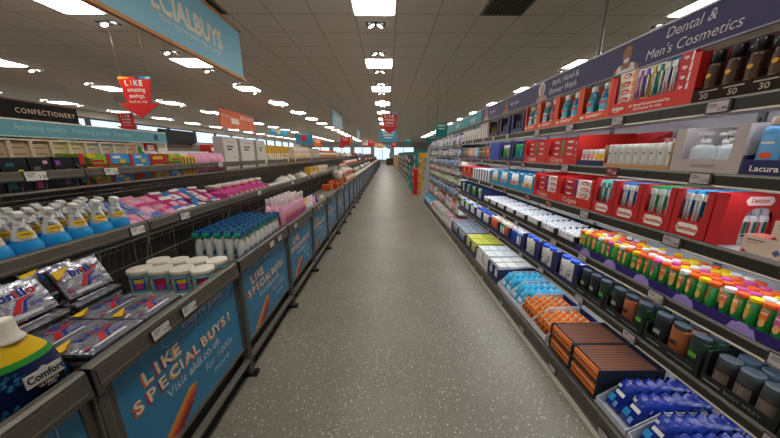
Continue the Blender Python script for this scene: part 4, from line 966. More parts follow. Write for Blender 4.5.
# ================================================================ T4
for i, (Yf, w_) in enumerate(((2.49, .35), (2.13, .365))):
    fill(colg(w_, h=.20, lip=.062), XS + .012, Yf, z4, 'red toothpaste tray on the middle shelf, %s towards the toothbrushes' % nth(i))
    boxes3(Yf, w_, z4 + .05, (P_tpb, P_tpw), 'toothpaste box in %s middle shelf red tray' % ['farther', 'nearer'][i])
def hexlab(q, w, h, lip):
    q.prism([(w * .18, lip * .5), (w * .26, lip * .82), (w * .74, lip * .82), (w * .82, lip * .5), (w * .74, lip * .18), (w * .26, lip * .18)][::-1], -.002, 0, CREAM)
    q.text('Dentitex', w * .5, lip * .38, lip * .26, RED, y=-.003, bold=.02, align='CENTER')
for i, (Yf, w_) in enumerate(((1.755, .165), (1.585, .165), (1.415, .165), (1.245, .15))):
    fill(tray('toothbrush_tray', w_, .215, .30, mat('#c0262a', .45), .075, .026, deco=hexlab), XS + .012, Yf, z4, 'red toothbrush tray with white six-sided label, %s after the toothpaste trays' % nth(i))
    for c in range(3):
        for r in range(6):
            R(BP[[1, 2, 3, 0][(i + (c > 1)) % 4] if True else 0], XS + .035 + r * .042, Yf - w_ * (.24 + .26 * c), z4 + .045, 'toothbrush pack, %s, %s across, in %s six-sided label tray' % (rowname(r), nth(c), nth(i)), 'toothbrush pack', 'toothbrush packs in red trays')
# end display with an arched window facing the camera
ed = MB(); w_, h_ = .30, .215
ed.box(0, .012, 0, w_, 0, h_, mat('#c0262a', .45)) if False else None
side = MB(); n = 10
arc = [(.10 + .075 + .075 * math.cos(PI - a * PI / n), .105 + .055 * math.sin(a * PI / n)) for a in range(n + 1)]
# frame (in local y-z), thickness along x; faces the camera (+x local)
outer = [(0, 0), (.10, 0)] + [(arc[0][0], .0)] * 0 + arc + [(.25, 0), (.335, 0), (.335, h_), (0, h_)]
outer = [(0, 0), (.10, 0)] + arc + [(.25, 0), (.335, 0), (.335, h_), (0, h_)]
RB = mat('#c9262c', .45)
fr1 = MB(); fr1.prof([(0, 0), (.10, 0), (.10, .105)] + arc[:6] + [(arc[5][0], h_), (0, h_)], .165, .17, RB); fr1.prof([(arc[5][0], h_)] + arc[5:] + [(.25, .0), (.335, 0), (.335, h_)], .165, .17, RB)
fr1.box(0, .165, 0, .004, 0, h_, RB); fr1.box(0, .004, .004, .335, 0, h_, RB); fr1.box(.004, .165, .33, .335, 0, h_, RB)
hx_ = MB(); T = Matrix.Translation((.1705, .085, .165)) @ Matrix.Rotation(PI / 2, 4, 'Z')
hx_.prism([(0, .02), (.015, .038), (.13, .038), (.145, .02), (.13, .002), (.015, .002)][::-1], -.001, 0, CREAM, T=T); hx_.text('Dentitex', .072, .013, .018, RED, y=-.002, bold=.02, align='CENTER', T=T)
R(Proto('dental_display_box', [('box', fr1), ('label_print', hx_)]), XS + .012, 1.085 + .17, z4, 'red display box whose side shows an arched window and white label', 'display box') if False else None
place(Proto('dental_display_box', [('box', fr1), ('label_print', hx_)]), (XS + .013, 1.09, z4), RR, 'red display box whose side shows an arched window and white label', 'display box', None, scale=(.25, .82, 1))
def dtb(l, rx, y, hb): l.front(-rx * .7, 0, hb * .4, hb * .8, mat('#1f7a5a', .4), y=-y); l.front(rx * .15, rx * .7, hb * .4, hb * .8, RED, y=-y); l.front(-rx * .7, rx * .7, hb * .28, hb * .34, INK, y=-y)
P_dtb = gb('dental_bottle', .15, .02, .016, mat('#dad8dc', .4), mat('#b8b6c0', .4), None, .2, .7, .1, n=10, deco=dtb)
for c in range(3): place(P_dtb, (XS + .115 + c * .041, 1.065, z4 + .003), -.0, 'white dental bottle seen through the arched window, %s from the aisle' % nth(c), 'bottle', 'white bottles behind the arched window')
# beige medicine boxes
def med():
    b = MB().box(0, .135, 0, .075, 0, .068, mat('#d8c3b2', .6)); b.quad([(0, 0, .0685), (.135, 0, .0685), (.135, .075, .0685), (0, .075, .0685)], mat('#e0756a', .5))
    a = MB(); a.text('Ibuprofen', .012, .048, .010, mat('#6a5248', .5), y=-.001) if False else a.front(.012, .06, .05, .056, mat('#8a6e62', .5))
    a.front(.012, .045, .040, .043, mat('#a88a7c', .5)); T = Matrix.Translation((.098, 0, .022)); a.prism([(0, -.013), (.011, 0), (0, .013), (-.011, 0)], -.0012, 0, mat('#5a5f8f', .5), T=T); a.prism([(.0, 0), (.02, 0), (.012, .012)], -.0012, 0, RED)
    return Proto('pale_pink_box', [('box', b), ('print', a)])
P_med = med()
for i, (x, y, z) in enumerate(((.0, .985, 0), (.0, .84, 0), (0, .915, .069), (.0, .695, 0), (.085, .93, 0), (.085, .93, .069), (.0, .765, .069), (.17, .90, 0), (.17, .90, .069), (.17, .90, .138))):
    place(P_med, (XS + .03 + x, y, z4 + z), RR, 'pale pink box with red top, %s of the small stack at the near end' % nth(i), 'box')
# far T4: blue trays with white & coloured packs, white/navy trays, red-orange box
wnd = MB()
for i in range(4):
    Yf = 3.58 - i * .27
    fill(tray('light_blue_tray', .262, .165, .36, mat('#2f93bd', .45), .045, .024, backh=.175), XS + .012, Yf, z4, 'light blue tray on the middle shelf, %s along towards the toothpaste' % nth(i))
    cc = [('#e8b23a', '#e88a8a'), ('#e0907c', '#3fb0c4'), ('#e0907c', '#e08a7c'), ('#f0c23a', '#e88a7c')][i]
    for c in range(3):
        for r in range(3):
            q = pouch('skincare_pack', .068, .155, .04, mat('#e6e6e8', .35), ((.1, .9, .1, .52, mat([cc[0], cc[1], cc[0]][c], .4)),), i + c)
            R(q, XS + .045 + r * .09, Yf - .058 - c * .073, z4 + .006, 'skincare pack, %s, %s across, in %s light blue tray' % (rowname(r), nth(c), nth(i)), 'packet', 'skincare packs in light blue trays')
for i in range(7):
    R(Proto('white_navy_carton', [('box', MB().box(0, .105, 0, .35, 0, .155, mat('#e3e5ea', .45)).box(.075, .105, -.003, 0, 0, .15, PURP))]), XS + .015, 4.33 - i * .108, z4, 'white carton with navy upright band on the middle shelf, %s towards light blue trays' % nth(i), 'carton', 'white cartons with navy bands')
for i in range(5):
    R(Proto('red_orange_carton', [('box', MB().box(0, .12, 0, .3, 0, .165, mat('#c9302a', .45)).box(.02, .10, -.003, 0, .06, .15, mat('#e8862a' if i % 2 else '#7a2420', .45)))]), XS + .015, 4.98 - i * .125, z4, 'red carton with %s panel on the middle shelf, %s from the teal header end' % (['maroon', 'orange'][i % 2], nth(i)), 'carton')
# ================================================================ T3 vitamins and roll-ons
def vit(cap, pic):
    b = MB(); b.lathe([(.0145, 0), (.0155, .003), (.0155, .125)], mat('#167a30', .3, var=.2, bscale=40), n=12)
    c = MB(); c.lathe([(.0168, .123), (.0178, .125), (.0178, .138), (.0165, .142)], cap, n=14)
    l = MB(); l.prism([(-.010, .075), (.010, .075), (.010, .114), (-.010, .114)], -.0160, -.010, pic); l.prism([(.009 * math.cos(a * .7854), .064 + .017 * math.sin(a * .7854)) for a in range(8)][::-1], -.0166, -.010, mat('#e8b06a', .4) if pic != mat('#2f9a4a', .4) else pic)
    l.front(-.009, .009, .100, .106, CREAM, y=-.0164); l.front(-.008, .008, .02, .024, WHITE, y=-.0160)
    return Proto('vitamin_tube', [('tube_body', b), ('cap', c), ('label', l)])
capc = {'orange': mat('#e8601e', .35), 'yellow': mat('#f2cf12', .35), 'white': mat('#ebebe8', .35), 'pink': mat('#cf4f9c', .35)}
VT = {k: [vit(capc[k], mat(p_, .4)) for p_ in ps] for k, ps in {'orange': ('#e8702a', '#e6a04a'), 'yellow': ('#c9b23a', '#6aa83c'), 'white': ('#e2703a', '#2f9a4a'), 'pink': ('#c23a7a', '#c9549a')}.items()}
rg = random.Random(4); LIL = mat('#9a86c8', .5); DP = mat('#2a1a6a', .5)
seq = [['orange', 'orange', 'orange', 'yellow', 'white', 'pink', 'orange', 'white', 'yellow'][rg.randrange(9)] for _ in range(200)]
q = 0; Yt = 1.835
for t in range(5):
    w_ = .208
    def dv(m_, w, h, lip):
        m_.prism([(w * .3, 0), (w * .36, lip * .8), (w * .42, lip * .8), (w * .45, lip), (w * .58, lip), (w * .61, lip * .8), (w * .67, lip * .8), (w * .73, 0)][::-1], -.0025, 0, LIL)
    fill(tray('vitamin_tray', w_, .045, .34, DP, .042, 0, backh=.06, deco=dv), XS + .008, Yt - t * w_ * 1.005, z3, 'purple vitamin tray with lilac tab, %s from the black roll-on trays' % nth(t))
    for c in range(5):
        for r in range(5):
            if r == 4 and rg.random() < .4 or r == 3 and rg.random() < .2: continue
            k = seq[q]; q += 1
            if r == 0: k = (['orange', 'yellow', 'orange', 'orange', 'white'], ['orange', 'pink', 'yellow', 'white', 'orange'], ['yellow', 'orange', 'orange', 'pink', 'orange'], ['orange', 'white', 'orange', 'yellow', 'orange'], ['white', 'orange', 'yellow', 'orange', 'pink'])[t][c]
            place(rg.choice(VT[k]), (XS + .034 + r * .048 + rg.uniform(-.003, .003), Yt - t * w_ * 1.005 - .022 - c * .0405, z3 + .005), RR + rg.uniform(-.9, .6) * (1.3 if rg.random() < .3 else .7), '%s-capped green vitamin tube, %s, %s across in %s purple tray' % (k, rowname(r), nth(c), nth(t)), 'vitamin tube')
GB = mat('#8fa39a', .4)
for c in range(3):
    R(gb('pale_green_jar', .10, .032, .03, mat('#7f9a86', .4), mat('#dfe5df', .4), mat('#c8d4c6', .4), .3, .9, .1), XS + .045, .76 - c * .075, z3, 'pale green jar past the vitamin trays, %s from them' % nth(c), 'jar')
def ron(c1):
    def d_(l, rx, y, hb): l.prism([(rx * .5 * math.cos(a * .7854), hb * .45 + hb * .25 * math.sin(a * .7854)) for a in range(8)][::-1], -y - .001, -y, c1); l.front(-rx * .3, rx * .3, hb * .55, hb * .62, WHITE, y=-y - .0015)
    b = MB(); b.lathe([(.0155, 0), (.0175, .004), (.0185, .05), (.017, .062)], mat('#dfe0e2', .35), n=12); c = MB(); c.lathe([(.018, .06), (.0185, .072), (.016, .087), (.009, .094), (.001, .096)], mat('#e4e6ea', .35), n=12)
    l = MB(); d_(l, .021, .0188, .062)
    return Proto('roll_on_deodorant', [('bottle_body', b), ('dome_cap', c), ('label', l)])
RO = [ron(mat(c, .4)) for c in ('#c92a3a', '#1f8f4a', '#2a4a9a', '#8a3a7a')]
for t in range(8):
    w_ = .238; Yf = 3.78 - t * .2425
    fill(tray('black_tray', w_, .085, .36, mat('#141817', .5), .04, .022, backh=.10, deco=lambda m_, w, h, lip: (m_.front(w * .2, w * .45, lip * .35, lip * .5, GREY), m_.front(w * .55, w * .85, lip * .35, lip * .5, GREY))), XS + .010, Yf, z3, 'black tray of roll-on deodorants, %s towards the vitamin tubes' % nth(t))
    for c in range(5):
        for r in range(6):
            R(RO[(c + t) % 4], XS + .036 + r * .050, Yf - .030 - c * .0445, z3 + .005, 'white domed roll-on deodorant, %s, %s across in %s black tray' % (rowname(r), nth(c), nth(t)), 'deodorant', 'white roll-on deodorants')
gnt = [gb('green_bottle', .16, .026, .02, mat(c, .35), mat(d, .4), mat(e, .4), .2, .7, .1, n=8) for c, d, e in (('#8fc43a', '#d7e84a', '#2f7a3a'), ('#1c6f9a', '#2fb0b0', '#e2e2c0'), ('#2a5aa0', '#a8d84a', '#5fb04a'))]
for t in range(4):
    Yf = 4.98 - t * .29
    fill(tray('navy_shower_tray', .28, .19, .36, NAVY, .04, .035), XS + .010, Yf, z3, 'navy tray of green and blue bottles, %s from the teal header end' % nth(t))
    for c in range(3): R(gnt[(t + c) % 3], XS + .045, Yf - .075 - c * .065, z3 + .005, 'green and blue shower bottle, %s across in %s navy tray' % (nth(c), nth(t)), 'shower bottle', 'green and blue shower bottles')
# ================================================================ T2
def big(l, rx, y, hb): l.prism([(math.cos(a) * rx * .25, hb * .42 + math.sin(a) * rx * .25) for a in range(6)][::-1], -y - .001, -y, mat('#2f62b4', .4)); l.front(-rx * .5, rx * .45, hb * .62, hb * .64, INK, y=-y); l.front(-rx * .4, rx * .4, hb * .57, hb * .58, INK, y=-y)
P_big = gb('body_lotion_bottle', .19, .044, .03, mat('#e0dcd6', .4), mat('#2a55c8', .35), None, .13, .8, .08, n=16, deco=big)
for t in range(3):
    Yf = 2.575 - t * .268
    fill(tray('navy_body_tray', .262, .19, .36, NAVY, .035, .035, backh=.19), XS + .010, Yf, z2, 'navy tray of white bottles with blue caps, %s towards the black shower gels' % nth(t))
    for c in range(2):
        for r in range(4): R(P_big, XS + .05 + r * .075, Yf - .085 - c * .093, z2 + .005, 'white bottle with blue cap, %s, %s across in %s navy body tray' % (rowname(r), nth(c), nth(t)), 'lotion bottle', 'white bottles with blue caps')
def sg(c1, c2, cap='#333a42'):
    def d_(l, rx, y, hb): l.front(-rx * .45, rx * .45, hb * .45, hb * .6, c2, y=-y); l.front(-rx * .3, rx * .3, hb * .2, hb * .25, GREY, y=-y)
    return gb('shower_gel_bottle', .175, .036, .024, c1, mat(cap, .45), None, .14, .9, .05, n=14, deco=d_)
DKB = mat('#23282a', .35)
SG = [sg(DKB, mat('#8f9a8c', .4)), sg(DKB, mat('#8f9a8c', .4)), sg(mat('#20382a', .35), mat('#5aa83a', .4), '#333a42'), sg(mat('#a8623a', .35), mat('#3a2418', .4))]
for t in range(3):
    w_ = .262; Yf = 1.775 - t * .268
    fill(tray('black_gel_tray', w_, .10, .36, mat('#14181a', .5), .05, .016, backh=.12, deco=lambda m_, w, h, lip: (m_.front(w * .1, w * .35, lip * .4, lip * .55, mat('#8a8f8c', .5)), m_.front(w * .5, w * .92, lip * .4, lip * .55, mat('#6a6f6c', .5)))), XS + .010, Yf, z2, 'black tray of shower gels, %s towards the round grey jars' % nth(t))
    for c in range(3):
        kk = [(0, 1, 2), (0, 3, 2), (0, 3, 2)][t][c]
        for r in range(4): R(SG[kk], XS + .045 + r * .08, Yf - .052 - c * .083, z2 + .005, '%s shower gel bottle, %s in %s black tray' % (['black', 'black', 'green and red', 'orange-brown'][kk] + (' first' if c == 0 else ' second' if kk == 1 else ''), rowname(r), nth(t)), 'shower gel bottle', 'shower gel bottles')
jarp = gb('grey_capped_jar', .145, .033, .033, mat('#3a3632', .35), mat('#3f464c', .4), mat('#6b635a', .4), .34, .98, .04, n=18)
jarb = gb('grey_capped_jar', .145, .033, .033, mat('#182438', .35), mat('#38444f', .4), mat('#2a3a5a', .4), .34, .98, .04, n=18)
for t in range(2):
    w_ = .235; Yf = .965 - t * .24
    fill(tray('black_jar_tray', w_, .15, .36, mat('#101412', .5), .045, .012, backh=.19, inner=mat('#c4c8cc', .5), deco=lambda m_, w, h, lip: (m_.text('BODY SPRAY', w * .35, lip * .35, lip * .3, mat('#8a8f8c', .5), y=-.001), m_.front(w * .05, w * .3, lip * .4, lip * .55, mat('#8a8f8c', .5)))), XS + .010, Yf, z2, 'black tray of round grey-capped jars, %s past the shower gels' % nth(t))
    for c in range(3):
        for r in range(3): R(jarb if r else jarp, XS + .05 + r * .085, Yf - .048 - c * .070, z2 + .005, 'round grey-capped jar, %s, %s across in %s jar tray' % (rowname(r), nth(c), nth(t)), 'jar', 'round grey-capped jars')
t2c = [('blue_bottle', '#2b4fae', '#d8e2f0', 'blue'), ('blue_bottle', '#3a8fd0', '#e2e6ec', 'light blue'), ('orange_bottle', '#d9622a', '#e9e2d4', 'orange'), ('green_bottle', '#2f7a4a', '#e9e2d4', 'dark green'), ('white_bottle', '#e4e2e0', '#2a55c8', 'white'), ('lime_bottle', '#8fcf3a', '#e4e8dc', 'lime')]
T2P = [gb(a, .175, .03, .022, mat(b, .35), mat(c, .4), mat('#e6e2da', .4) if i % 2 else None, .18, .7, .1, n=8) for i, (a, b, c, d) in enumerate(t2c)]
pat = [0, 1, 0, 3, 2, 3, 3, 2, 2, 4, 4, 4, 4, 4, 4, 5, 4, 5, 5, 5, 4, 5]
for t in range(8):
    Yf = 4.98 - t * .30
    fill(tray('navy_low_tray', .29, .15, .36, NAVY, .045, .02), XS + .010, Yf, z2, 'navy low tray of mixed bottles second lowest shelf, %s from the teal header end' % nth(t))
    for c in range(4):
        for r in range(3): 
            kk = pat[21 - (t * 22 // 8 + c // 2) if 21 - (t * 22 // 8 + c // 2) >= 0 else 0]
            R(T2P[kk], XS + .045 + r * .07, Yf - .045 - c * .066, z2 + .005, '%s bottle, %s, %s across in %s mixed navy tray' % (t2c[kk][3], rowname(r), nth(c), nth(t)), 'bottle', 'mixed bottles, lower shelf')
# ================================================================ T1
zb = .163
# brown-topped orange cartons: two side by side, two high
bcart = Proto('brown_top_carton', [('box', MB().box(0, .0135, 0, .34, 0, .085, mat('#4a2214', .45))), ('front_print', (lambda a: (a.quad([(.002, .01, .0852), (.0055, .01, .0852), (.0055, .33, .0852), (.002, .33, .0852)], mat('#a87658', .4)), a.box(0, .0135, -.012, 0, 0, .075, mat('#e8761e', .45)), a.front(.002, .010, .03, .045, mat('#3a1a10', .4), y=-.0125), a.front(.002, .012, .055, .06, CREAM, y=-.0125), a)[-1])(MB()))])
for t in range(2):
    for k in range(2):
        Yf = 1.765 - t * .235; z = zb + k * .105
        fill(tray('carton_tray', .228, .095, .40, mat('#1c2530', .5), .018, 0, backh=.095), XF + .02, Yf, z, 'dark tray of brown-topped cartons, %s stack, %s' % (nth(t), ['lower', 'upper'][k]))
        for c in range(15):
            R(bcart, XF + .042 - .0, Yf - .006 - c * .0144, z + .006, 'slim brown-topped orange carton, %s in %s stack, %s tray' % (nth(c), nth(t), ['lower', 'upper'][k]), 'carton', 'slim brown-topped cartons')
# orange item trays
orp = pouch('orange_pack', .05, .16, .05, mat('#e8822a', .4), ((.2, .8, .3, .5, mat('#5a2a14')), (.2, .8, .8, .9, CREAM)), 3)
for t in range(2):
    Yf = 2.24 - t * .22
    fill(tray('white_edged_tray', .21, .16, .40, mat('#d6d8dc', .5), .05, 0, backh=.17, slope=.14, inner=NAVY), XF + .02, Yf, zb, 'white and navy tray of orange packs, %s after the light blue wipes' % nth(t))
    for c in range(4):
        for r in range(5): place(orp, (XF + .06 + r * .07, Yf - .03 - c * .05, zb + .005), 0, 'orange pack with dark marks, %s, %s across in %s orange tray' % (rowname(r), nth(c), nth(t)), 'packet', 'orange packs', rot=(-.15, 0, RR))
cyan = pouch('wipes_pack', .106, .17, .05, mat('#38b0dc', .25, bump=.15, bscale=40), ((.15, .85, .15, .4, mat('#bfe2f2', .4)), (.3, .5, .5, .7, LPINK)), 5)
for t in range(2):
    Yf = 2.74 - t * .25
    fill(tray('navy_white_tray', .24, .17, .42, mat('#d2d6dc', .5), .04, 0, backh=.17, slope=.16, inner=mat('#c9ced6', .5)), XF + .02, Yf, zb, 'tray of light blue wipes with white slanted side, %s towards the orange packs' % nth(t))
    for c in range(2):
        for r in range(6): place(cyan, (XF + .07 + r * .06, Yf - .065 - c * .11, zb + .016), 0, 'light blue wipes pack, %s, %s across in %s wipes tray' % (rowname(r), nth(c), nth(t)), 'packet', 'light blue wipes packs', rot=(-.35, 0, RR))
bluew = pouch('blue_wipes_pack', .092, .185, .05, mat('#15308f', .18, bump=.2, bscale=40), ((.15, .5, .2, .42, mat('#2f9ad8', .3)), (.3, .85, .5, .62, WHITE), (.2, .4, .7, .8, mat('#c9ccd8', .3)), (.6, .8, .12, .3, mat('#6fa0e0', .4))), 8)
for t in range(3):
    Yf = 1.285 - t * .215
    fill(tray('grey_card_tray', .205, .15, .40, mat('#b9bcc6', .5), .04, 0, backh=.15, slope=.16, inner=mat('#aeb2be', .5)), XF + .02, Yf, zb, 'grey card tray of royal blue wipes, %s from the brown-topped cartons' % nth(t))
    for c in range(2):
        for r in range(6): place(bluew, (XF + .075 + r * .062, Yf - .055 - c * .095, zb + .018), 0, 'royal blue wipes pack, %s, %s across in %s grey tray' % (rowname(r), nth(c), nth(t)), 'packet', 'royal blue wipes packs', rot=(-.45, 0, RR))
orc = pouch('orange_plastic_pack', .035, .17, .10, mat('#e8521c', .4), (), 4)
for c in range(11): place(orc, (XF + .17, .60 - c * .036, zb + .05), 0, 'bright orange pack in a row past the blue wipes, %s from them' % nth(c), 'packet', 'bright orange packs', rot=(0, 0, RR))
# cotton buds & pads packs, white lids, yellow, navy, pinkish boxes going away
t1 = [(3.06, .30, '#2a2f5c', '#e4e4e0', 'white', 16), (3.50, .42, '#e4e0d8', '#dfe3e6', 'pale grey', 24), (4.05, .50, '#2a2f5c', '#cfd24a', 'yellow', 30), (4.95, .86, '#1f2750', '#8e98a6', 'slate', 34)]
for i, (Yf, w_, c1, c2, nm, cnt) in enumerate(t1):
    n2 = 2
    for s in range(2):
        ww = w_ / 2
        fill(tray('low_shelf_tray', ww - .006, .17, .50, mat(c1, .5), .06, .012, backh=.20), XF + .02, Yf - s * ww, zb, '%s-filled tray on the lowest shelf, %s half, %s block beyond the wipes' % (nm, ['farther', 'nearer'][s], nth(i)))
        m_ = int(ww / .045)
        bx = Proto('slim_box', [('box', MB().box(0, .040, 0, .105, 0, .20, mat(c2, .45))), ('print', MB().front(.006, .034, .12, .17, mat('#e9e6da' if nm != 'white' else '#7a8fb0', .4)).front(.0, .04, .0, .05, mat('#2f6a9a', .4)))])
        for c in range(m_):
            for r in range(4): R(bx, XF + .04 + r * .115, Yf - s * ww - .014 - c * (ww - .03) / m_, zb + .006, '%s slim box, %s, %s across, %s half, on the lowest shelf' % (nm, rowname(r), nth(c), ['farther', 'nearer'][s]), 'box', '%s slim boxes on the lowest shelf' % nm)
for i in range(14):
    c1, c2, nm = [('#d8b8c0', '#e8e4e4', 'pink-white'), ('#dfe3e0', '#6aa87a', 'green-white'), ('#efe9e2', '#c23a5a', 'red-white'), ('#59b4dc', '#dff0f8', 'sky blue')][0 if i < 3 else 1 if i < 6 else 2 if i < 9 else 3]
    R(Proto('bulk_pack', [('box', MB().box(0, .24, 0, .5, 0, .195 + .02 * (i % 2), mat(c1, .4))), ('print', MB().front(.03, .2, .05, .16, mat(c2, .4)).front(.05, .12, .17, .2, mat('#2f6a9a', .4)))]), XF + .02, 5.25 + .25 * i, zb, '%s bulk pack on the lowest shelf, %s beyond the slate boxes' % (nm, nth(i)), 'bulk pack')
# ================================================================ teal-headed bays : mixed goods
rg = random.Random(21)
cols = [('#6a3a9a', 'purple'), ('#e4e2dc', 'white'), ('#2f7ac4', 'blue'), ('#1f3f9a', 'navy'), ('#c9c2b4', 'beige'), ('#9ac43a', 'lime'), ('#d9622a', 'orange'), ('#8a4a3a', 'brown'), ('#bfe0cc', 'mint')]
G = {}
pref = {7: [0, 0, 8, 0, 1], 6: [2, 0, 4, 4, 1], 5: [1, 2, 2, 4], 4: [4, 1, 6, 4], 3: [5, 1, 5, 4], 2: [2, 4, 2, 3], 1: [7, 4, 6, 1]}
for lv in range(1, 8):
    z = LEV2[lv]; top = (LEV2[lv + 1] if lv < 7 else 2.05) - z - .07; Y = 5.90; n = 0
    while Y > 5.20 or n == 0: break
    Y = 8.62
    while Y > 5.12:
        w_ = rg.choice([.12, .15, .18]); q = rg.choice(pref[lv]); h = min(top, .24) * rg.choice([.75, .9, 1.0])
        key = (w_, q, round(h, 3))
        if key not in G:
            G[key] = Proto('baby_care_pack', [('box', MB().box(0, w_ - .008, 0, .3, 0, h, mat(cols[q][0], .45))), ('print', MB().front(w_ * .15, w_ * .75, h * .45, h * .8, CREAM if q not in (1, 4) else mat('#5f7fae', .4)).front(w_ * .1, w_ * .5, h * .1, h * .25, mat('#3a3f6a', .4)))])
        R(G[key], XS + .012, Y, z, '%s pack, %s from the far end of %s shelf up, under the teal header' % (cols[q][1], nth(n), nth(lv)), 'packet'); Y -= w_; n += 1
# white end panel
wp = MB(); wp.prism([(1.06, 0), (1.40, 0), (1.40, 1.86), (1.30, 1.86), (1.20, .9)], 8.69, 8.71, mat('#c9ccd0', .5))
place(Proto('end_panel', wp), (0, 0, 0), 0, 'tall white tapering divider panel standing at the end of the teal-headed shelves', 'divider panel')
# ================================================================ farther displays on this side
def tower(Y, w_, h, x0, x1, c, nm, lvls, seed):
    rg = random.Random(seed); b = MB(); m_ = mat(c, .5)
    b.box(0, w_, x1 - x0 - .02, x1 - x0, 0, h, m_); b.box(0, .02, 0, x1 - x0 - .02, 0, h, m_); b.box(w_ - .02, w_, 0, x1 - x0 - .02, 0, h, m_); b.box(.02, w_ - .02, 0, x1 - x0 - .02, 0, .1, m_); b.box(0, w_, 0, x1 - x0, h, h + .02, m_)
    parts = [('frame', b)]
    for l in range(lvls): 
        z = .1 + (h - .1) * l / lvls; parts.append(('shelf', MB().box(.02, w_ - .02, 0, x1 - x0 - .02, z, z + .015, DGREY)))
    R(Proto('display_tower', parts), x0, Y, 0, '%s display stand farther along the toiletry side, %s beyond the white divider' % (nm, nth(seed)), 'display stand')
    cc = [('#2a2a30', 'black'), ('#c9302c', 'red'), ('#2f7ac4', 'blue'), ('#e8c42a', 'yellow'), ('#e4e2dc', 'white'), ('#d96a9a', 'pink'), ('#4a9a5a', 'green')]
    for l in range(lvls):
        z = .1 + (h - .1) * l / lvls + .015; hh = (h - .1) / lvls * .7; nn = max(2, int((w_ - .06) / .18))
        for c_ in range(nn):
            q = rg.randrange(7); ww = (w_ - .06) / nn
            R(Proto('stocked_pack', MB().box(0, ww * .9, 0, .25, 0, hh * rg.uniform(.7, 1), mat(cc[q][0], .45)).front(ww * .1, ww * .7, hh * .2, hh * .5, CREAM)), x0 + .03, Y - .03 - c_ * ww, z, '%s pack on %s shelf, %s across, of the %s display stand' % (cc[q][1], nth(l), nth(c_), nth(seed)), 'packet')
tower(9.75, .9, 1.45, 1.28, 1.8, '#b8b4a8', 'grey', 4, 0)
tower(10.7, .8, 1.62, 1.22, 1.8, '#e2b41e', 'yellow', 4, 1)
tower(11.6, .8, 1.0, 1.05, 1.6, '#c9262c', 'low red', 3, 2)
tower(12.5, .8, 1.75, 1.2, 1.8, '#1c8a8d', 'tall teal', 4, 3)
tower(13.6, 1.0, 1.0, 1.05, 1.6, '#2a9a95', 'low turquoise', 2, 4)
for i in range(9): tower(15.2 + i * 1.6, 1.5, 1.5 + .1 * (i % 3), 1.15, 1.8, ['#5a5a60', '#6a6a66', '#1c8a8d'][i % 3], ['slate', 'grey', 'teal'][i % 3] + ' distant', 4, 5 + i)
tower(32, 1.2, 1.5, .75, 1.3, '#c9a57a', 'pale wooden', 3, 14)
# checkout kiosk at the far end
kb_ = MB().box(-.55, .55, -.35, .35, 0, 1.0, mat('#3a322c', .6)); ks = MB().box(-.12, .12, -.03, .0, 1.1, 1.75, mat('#2f9ac4', .5)); kp_ = MB().box(-.03, .03, .0, .05, 1.0, 1.7, DGREY)
place(Proto('till_counter', [('counter', kb_), ('screen', ks), ('screen_post', kp_)]), (.45, 40, 0), 0, 'dark counter with upright blue screen closing the far end of the aisle', 'counter')
# ================================================================ far part of the bins: bags, cartons, clutter
rg = random.Random(33)
WB = [lump_bag('white_bag', .30, .22, .22, mat('#d6cdc4', .4), mat('#e8762a', .4), i) for i in range(3)]
WC = [lump_bag('white_bundle', .30, .16, .22, mat('#e8e2da', .6), None, 9 + i) for i in range(2)]
GC = lump_bag('grey_bundle', .32, .15, .21, mat('#8b8781', .6), None, 14)
OB = carton('orange_box', .24, .10, .2, mat('#e2601e', .45), ((.1, .6, .2, .8, CREAM),))
OB2 = pouch('orange_packet', .2, .16, .08, mat('#e8702a', .4), ((.2, .8, .3, .6, WHITE),), 6)
YB = carton('yellow_carton', .085, .23, .12, mat('#e2b02a', .45), ((.15, .85, .3, .6, CREAM),))
CB = carton('cream_carton', .085, .23, .12, mat('#ece6d8', .45), ((.2, .8, .1, .5, mat('#e2b02a', .45)), (.25, .7, .6, .75, ORANGE)))
BB = carton('brown_carton', .085, .24, .12, mat('#c2a888', .5), ((.2, .8, .3, .6, CREAM),))
OT = gb('orange_capped_bottle', .2, .05, .04, mat('#ece6e0', .4), ORANGE, mat('#e8832a', .4), .2, .6, .2, n=10)
RDP = carton('red_carton', .2, .18, .15, mat('#c9302c', .45), ((.2, .8, .3, .6, CREAM),))
DKP = carton('dark_carton', .25, .14, .2, mat('#3a3a40', .5), ((.2, .6, .4, .6, GREY),))
names = {id(WB[0]): 'white and orange bag'}
def nm(p): return {'white_bag': 'white bag with orange patch', 'white_bundle': 'white bundle', 'grey_bundle': 'grey bundle', 'orange_box': 'orange box', 'orange_packet': 'orange packet', 'yellow_carton': 'yellow carton',
                   'cream_carton': 'cream and yellow carton', 'brown_carton': 'light brown carton', 'orange_capped_bottle': 'orange-capped white bottle', 'red_carton': 'red carton', 'dark_carton': 'dark carton'}[p.name]
def run(ps, X, z, y0, y1, step, tier, rows=1, rstep=.15, sz=1.0, s=1.0):
    y = y0; n = 0
    while y < y1:
        for r in range(rows):
            p = rg.choice(ps)
            place(p, (X - r * rstep - (0.13 if p.name.endswith(('bag', 'bundle')) else .06 if p.name.startswith('orange_p') else .05 if 'bottle' in p.name else 0), y + rg.uniform(0, .02), z), LL + rg.uniform(-.05, .05), '%s, %s along, %s, on %s' % (nm(p), nth(n), rowname(r), tier), p.name.split('_')[-1], None, scale=(s, s, s * sz))
        y += step; n += 1
